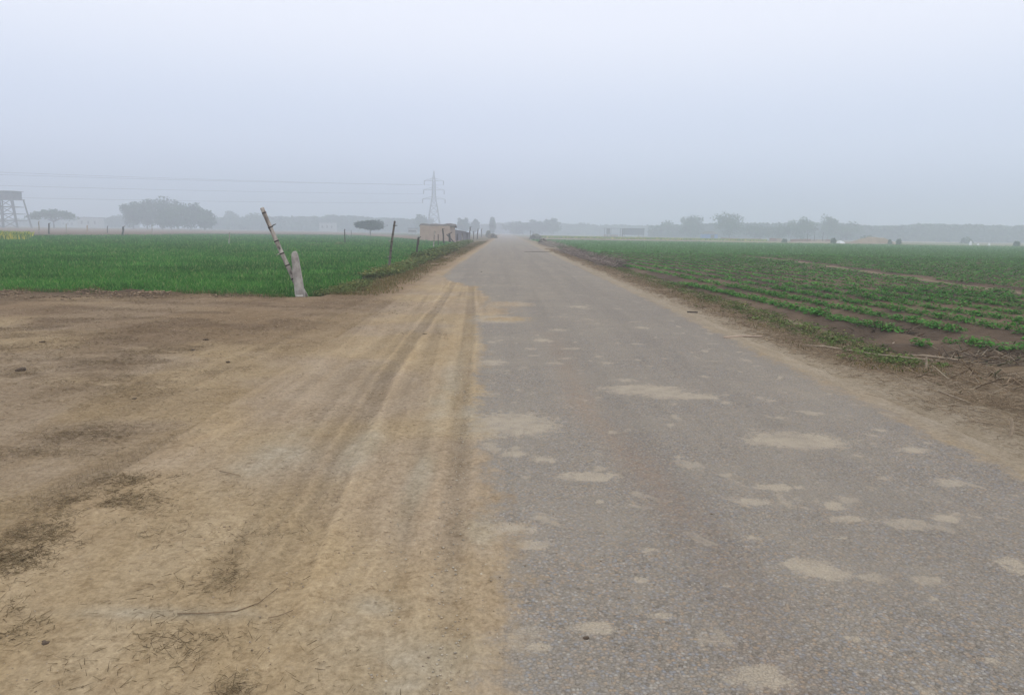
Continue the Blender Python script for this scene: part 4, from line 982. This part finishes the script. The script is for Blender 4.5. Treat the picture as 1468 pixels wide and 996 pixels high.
# mud walled house and lean-to by the left verge
def house():
    d = 130; x0, x1 = on(602, d), on(650, d); X = (x0 + x1) / 2; hw = (x1 - x0) / 2; zT = zt(620, 323.5, d) - FZ
    r = empty('mud_house', (X, d, FZ), 'small tan mud walled house with a dark sagging roof edge', 'house')
    m = MB(); n_ = 12
    for (xa, ya, xb, yb) in ((-hw, 0, hw * .78, 0), (hw * .78, 0, hw, 4.5), (hw, 4.5, -hw, 4.5), (-hw, 4.5, -hw, 0)):
        q = random.Random(int(xa * 10)); tops = [zT - .12 + q.uniform(-.08, .06) for _ in range(n_ + 1)]
        if ya == yb == 0: tops = [zT + .02 - .10 * math.sin(i / n_ * 3.1) + q.uniform(-.04, .04) for i in range(n_ + 1)]
        for i in range(n_):
            f, g = i / n_, (i + 1) / n_; ax, ay, bx_, by = xa + (xb - xa) * f, ya + (yb - ya) * f, xa + (xb - xa) * g, ya + (yb - ya) * g
            nx, ny = (yb - ya), -(xb - xa); l = math.hypot(nx, ny); nx, ny = -nx / l * .3, -ny / l * .3
            m.poly([(ax, ay, -.2), (bx_, by, -.2), (bx_, by, tops[i + 1]), (ax, ay, tops[i]), (ax + nx, ay + ny, -.2), (bx_ + nx, by + ny, -.2), (bx_ + nx, by + ny, tops[i + 1]), (ax + nx, ay + ny, tops[i])], (0, 1, 2, 3), (5, 4, 7, 6), (3, 2, 6, 7))
    m.build('wall', m_mud, r)
    m = MB(); pts = []
    for i in range(13):
        f = i / 12; x_ = -hw * 1.05 + f * hw * 2.15; q = math.sin(f * 19) * .05 + .14 * (f > .7) * math.sin((f - .7) / .3 * 3.14)
        pts += [(x_, .28, zT - .04 + q * .4), (x_, 2.3, zT + .32 + q), (x_, 4.8, zT - .15 + q * .3), (x_, .28, zT - .16 + q * .4), (x_, 2.3, zT + .16 + q), (x_, 4.8, zT - .3)]
    b0 = len(m.v); m.v += pts
    for i in range(12):
        for (a, b_) in ((0, 1), (1, 2), (2, 5), (5, 4), (4, 3), (3, 0)): m.f.append((i * 6 + a, i * 6 + b_, i * 6 + 6 + b_, i * 6 + 6 + a))
    m.f += [(0, 3, 4, 1), (1, 4, 5, 2), (72, 73, 76, 75), (73, 74, 77, 76)]
    m.build('roof', m_thatch, r)
    dd = MB(); dd.box(-hw - .02, -hw + .0, 1.2, 2.2, 0, 1.8); dd.build('door', m_darkwood, r)
    # lean-to
    d2 = 142; xa, xb = on(651, d2), on(674, d2 + 14); zA, zB_ = zt(652, 328.5, d2) - FZ, zt(672, 334, d2 + 12) - FZ
    s_ = empty('lean_to', (xa, d2, FZ), 'low lean-to with a sloping dark roof joined to the mud walled house', 'shed')
    W_, D_ = xb - xa, 12
    MB().poly([(0, 0, -.1), (W_, D_, -.1), (W_, D_, zB_ * .92), (0, 0, zA * .92), (-.3, .3, -.1), (W_ - .3, D_ + .3, -.1), (W_ - .3, D_ + .3, zB_ * .92), (-.3, .3, zA * .92)], (0, 1, 2, 3), (5, 4, 7, 6), (3, 2, 6, 7), (0, 3, 7, 4), (1, 5, 6, 2)).build('wall', solid('old_grey_wall', (.17, .15, .17), .95), s_)
    MB().poly([(-.2, -.4, zA), (W_ + .3, D_, zB_), (W_ - 2.2, D_ + 2, zB_ + .3), (-2.5, 2, zA + .3), (-.2, -.4, zA - .12), (W_ + .3, D_, zB_ - .12), (W_ - 2.2, D_ + 2, zB_ + .18), (-2.5, 2, zA + .18)], (0, 1, 2, 3), (7, 6, 5, 4), (0, 4, 5, 1), (1, 5, 6, 2), (2, 6, 7, 3), (3, 7, 4, 0)).build('roof', m_thatch, s_)
    for f in (.15, .45, .75): MB().tube([(W_ * f + .25, D_ * f - .25, -.1), (W_ * f + .25, D_ * f - .3, 1.3)], .09, 6).build('prop', m_darkwood, s_)
house()

# small bush, low heap and others beside the road end
def bush(px, hw, yt, yb, d, label, col=(.05, .09, .04), n=700, name='bush', cat='bush', group=None):
    q = np.random.RandomState(int(px)); X = on(px, d); zT = zt(px, yt, d) - FZ; R_ = hw / F * d; root = empty(name, (X, d, FZ), label, cat, group)
    MB().tube([(0, 0, -.1), (.05, 0, zT * .4)], [.06, .03], 5).build('stem', m_bark, root)
    g = q.normal(size=(n, 3)); g /= np.linalg.norm(g, axis=1)[:, None]; g *= (q.rand(n) ** .4)[:, None]; g[:, 2] = np.abs(g[:, 2])
    lump = .75 + .5 * vn(g[:, 0] * 2 + px, g[:, 1] * 2, 1, 3); P_ = g * [R_, R_ * .8, zT] * lump[:, None]; P_[:, 2] = np.minimum(P_[:, 2], zT)
    s_ = (.0009 * d + .03) * q.uniform(.6, 1.4, n); e1 = q.normal(size=(n, 3)); e1 /= np.linalg.norm(e1, axis=1)[:, None]; e2 = np.cross(e1, q.normal(size=(n, 3))); e2 /= np.linalg.norm(e2, axis=1)[:, None]
    V = np.stack([P_ - e1 * s_[:, None], P_ + e2 * s_[:, None] * .6, P_ + e1 * s_[:, None], P_ - e2 * s_[:, None] * .6], 1).reshape(-1, 3)
    link('leaves', npmesh('leaves', V, np.arange(n * 4).reshape(-1, 4), np.repeat(np.array(col) * q.uniform(.6, 1.4, (n, 1)), 4, 0)), m_crown, root); return root
bush(700, 4, 330.6, 333, 230, 'small dark bush left of the vanishing road', (.2, .22, .17), n=500)
bush(706, 6, 335.0, 337, 180, 'low brownish bush where the left verge meets the far road', (.24, .22, .17))
bush(768, 9, 335.6, 338, 190, 'low dull scrub on the right edge of the far road', (.24, .24, .19))
bush(779, 8, 341.5, 345, 105, 'brownish scrub behind the brush heaps on the right', (.17, .14, .10))
bush(487, 10, 347, 351, 78, 'small yellow green clump of weeds inside the green field', (.16, .22, .08), 300)
bush(449, 9, 349.5, 352, 74, 'tiny pale weed clump inside the green field, nearer the leaning pole', (.16, .22, .08), 250)
bush(1277, 3, 342.5, 348, 215, 'tiny dark shrub on the brown earth heap', n=200)
bush(1290, 4, 341.5, 348, 212, 'dark shrub at the right foot of the brown earth heap', n=250)
bush(1243, 10, 337, 345, 330, 'hazy dark shrub behind the earth heap', n=400)
bush(1387, 10, 339.5, 347, 320, 'hazy low shrub above the white bundles', n=400)
bush(1460, 5, 345, 352, 200, 'small dark shrub close to the right edge of the frame', n=250)
bush(1196, 4, 341, 348, 210, 'small dark shrub left of the white sheet', n=250)
bush(1125, 4, 342, 347, 215, 'tiny dark shrub in front of the pinkish stacks', n=200)

# open shed on the right
def shed():
    d = 400; xa, xb = on(866, d), on(924, d); zT = zt(895, 327.3, d) - FZ; L = xb - xa
    r = empty('open_shed', (xa, d, FZ), 'long grey flat roofed shed, open on its left half and walled on its right', 'shed')
    MB().box(-.4, L * .47, -.4, 6.4, zT - .22, zT - .02).build('roof', m_tin, r)
    MB().box(L * .47, L + .2, -.5, 6.5, zT - .35, zT + .05).build('roof', m_cement, r)
    MB().box(L * .50, L - .1, 0, 6, zT * .26, zT - .352).build('wall', solid('dull_blue_grey_wall', (.17, .19, .22), .9), r)
    for f in (.01, .09, .17, .40, .46, .5, .86, .97):
        MB().box(L * f - .13 - .1 * (f == .46) * 3, L * f + .13, -.14, .1, -.2, zT - .353 if f > .45 else zT - .223).build('pillar', m_darkwood if f in (.40, .46) else m_cement, r)
    MB().box(L * .02, L * .38, 4.5, 4.8, -.2, 1.1).build('low_wall', m_mud, r)
    MB().box(L * .07, L * .16, 2, 2.2, zT * .3, zT - .25).build('side_panel', m_cement, r)
shed()
def hut():
    d = 400; xa, xb = on(1007, d), on(1029, d); zT = zt(1018, 331.5, d) - FZ; L = xb - xa
    r = empty('blue_hut', (xa, d, FZ), 'small hut with bright blue tarpaulin walls below the largest right tree', 'hut')
    MB().box(0, L, 0, 4, -.2, zT * .62).build('wall', m_blue, r)
    MB().poly([(-.4, -.5, zT * .6), (L + .4, -.5, zT * .6), (L + .4, 4.5, zT * .6), (-.4, 4.5, zT * .6), (L * .25, 2, zT), (L * .75, 2, zT)], (0, 1, 5, 4), (1, 2, 5), (2, 3, 4, 5), (3, 0, 4), (0, 3, 2, 1)).build('roof', m_thatch, r)
    MB().box(L * .55, L * .8, -.03, -.005, 0, zT * .5).build('door', m_darkwood, r)
hut()
def farhouse(pa, pb, yt, d, label, dp=7):
    d *= 1.35
    xa, xb = on(pa, d), on(pb, d); zT = zt((pa + pb) / 2, yt, d) - FZ; L = xb - xa
    r = empty('far_house', (xa, d, FZ), label, 'house')
    MB().box(0, L, 0, dp, -.2, zT - .3).build('wall', m_white, r); MB().box(-.2, L + .2, -.2, dp + .2, zT - .3, zT).build('roof', m_cement, r)
    for f in (.2, .5, .8):
        MB().box(L * f - .6, L * f + .6, -.06, -.005, zT * .35, zT * .65).build('window', m_darkwood, r)
farhouse(112, 143, 311.5, 390, 'pale two tone house in the haze right of the umbrella tree')
farhouse(458, 480, 319, 430, 'small whitish house in the haze right of the leaning pole')
farhouse(88, 108, 316, 430, 'dim pale building behind the umbrella tree')
farhouse(585, 597, 327, 260, 'low brownish white hut left of the mud walled house', 4)

# low walls, stacks, heap and bundles on the right
def mound(px, hw, yt, d, label):
    X = on(px, d); R_ = hw / F * d; zT = zt(px, yt, d) - FZ; xs = np.linspace(-1, 1, 33); ys = np.linspace(-1, 1, 17); A, B = np.meshgrid(xs, ys)
    rr = np.sqrt(A ** 2 + B ** 2); Z = zT * np.clip(1 - rr ** 1.5, 0, 1) * (.75 + .5 * fbm(A * 3, B * 3, 1, 3, 5)) - .05
    i = np.arange(33 * 17).reshape(17, 33); Fq = np.stack([i[:-1, :-1], i[:-1, 1:], i[1:, 1:], i[1:, :-1]], -1).reshape(-1, 4)
    o = link('earth_heap', npmesh('earth_heap', np.stack([A * R_, B * 4, Z], -1).reshape(-1, 3), Fq, None, None, True), solid('bare_earth', (.27, .20, .13), .95, .2, .6)); o.location = (X, d, FZ); return tag(o, label, 'heap')
mound(1252, 36, 338.5, 225, 'low brown earth heap in front of the right tree line')
mound(1180, 60, 345.5, 235, 'long flat brown bank between the pinkish stacks and the earth heap')
def stack(px0, px1, yt, d, label, seed):
    xa, xb = on(px0, d), on(px1, d); zT = max(zt(px0, yt, d) - FZ, .4); q = random.Random(seed); root = empty('brick_stack', (xa, d, FZ), label, 'brick stack', 'pinkish stacks on the right')
    n_ = max(3, int((xb - xa) / 1.6))
    for i in range(n_):
        f0, f1 = i / n_, (i + .92) / n_; MB().box((xb - xa) * f0, (xb - xa) * f1, q.uniform(0, .4), 1.6, -.1, zT * q.uniform(.7, 1.05), jit=.02).build('stack_row', m_brick if q.random() < .6 else m_mud, root)
for k, (a, b_, yt, lb) in enumerate(((1036, 1062, 341, 'pinkish brick stack right of the blue hut'), (1066, 1100, 342, 'low pinkish stack under the low wide tree'), (1106, 1130, 341.5, 'stack beside the tiny shrub'), (1136, 1192, 342.5, 'longest pinkish stack in front of the dome shaped tree'))):
    stack(a, b_, yt, 262 + 2 * k, lb, k)
for k, (px, yb, hh, lb) in enumerate(((1158, 342, 14, 'thin pole at the left of the longest stack'), (1168, 342, 12, 'short pole in the middle of the longest stack'), (1180, 342, 14, 'thin pole at the right of the longest stack'))):
    d = 258; X = on(px, d); z_ = zt(px, 347 - hh, d) - FZ; o = MB().tube([(0, 0, -.1), (.1, 0, z_)], [.09, .06], 5).build('thin_pole', m_darkwood); o.location = (X, d, FZ); tag(o, lb, 'pole', 'poles by the stacks')
m_sheet = solid('white_sheet', (.72, .74, .76), .7, .1, 2)
def bundle(px, py, w_, h_, d, label, name='white_bundle'):
    X = on(px, d); a, b2 = w_ / F * d * .5, h_ / F * d; m = MB(); pts = []
    q = random.Random(px)
    for th in range(5):
        for ph in range(10):
            A = th / 4 * math.pi / 2; B = ph / 10 * 6.283; j = q.uniform(.85, 1.15); pts.append((a * j * math.cos(A) * math.cos(B), a * .8 * j * math.cos(A) * math.sin(B), b2 * math.sin(A) * (j if th < 4 else 1)))
    m.v = pts
    for th in range(4):
        for ph in range(10): m.f.append((th * 10 + ph, th * 10 + (ph + 1) % 10, (th + 1) * 10 + (ph + 1) % 10, (th + 1) * 10 + ph))
    o = m.build(name, m_sheet, None, True); o.location = (X, d, FZ); return tag(o, label, 'bundle', 'white bundles in the right fields')
bundle(1206, 347, 13, 3.5, 205, 'flat white sheet on the ground left of the earth heap', 'white_sheet')
bundle(1393, 348, 4, 6, 215, 'taller of the small white bundles before the right tree line')
bundle(1404, 350, 3.5, 3, 205, 'middle small white bundle, low on the field')
bundle(1420, 351, 3.5, 3.5, 203, 'small white bundle closest to the right edge of the frame')

# ------------------------------------------------------------------ haze: one closed box of even, pale air
HAZE = 0.0023
mh = bpy.data.materials.new('haze_air'); mh.use_nodes = True; t = mh.node_tree; t.nodes.clear()
o_ = N(t, 'ShaderNodeOutputMaterial'); v_ = N(t, 'ShaderNodeVolumePrincipled'); t.links.new(v_.outputs[0], o_.inputs['Volume'])
v_.inputs['Color'].default_value = (.83, .90, 1.0, 1); v_.inputs['Density'].default_value = HAZE; v_.inputs['Anisotropy'].default_value = .1
hz = MB().box(-1500, 1500, -40, 1500, -1.6, 44).build('haze', mh); tag(hz, kind='stuff')
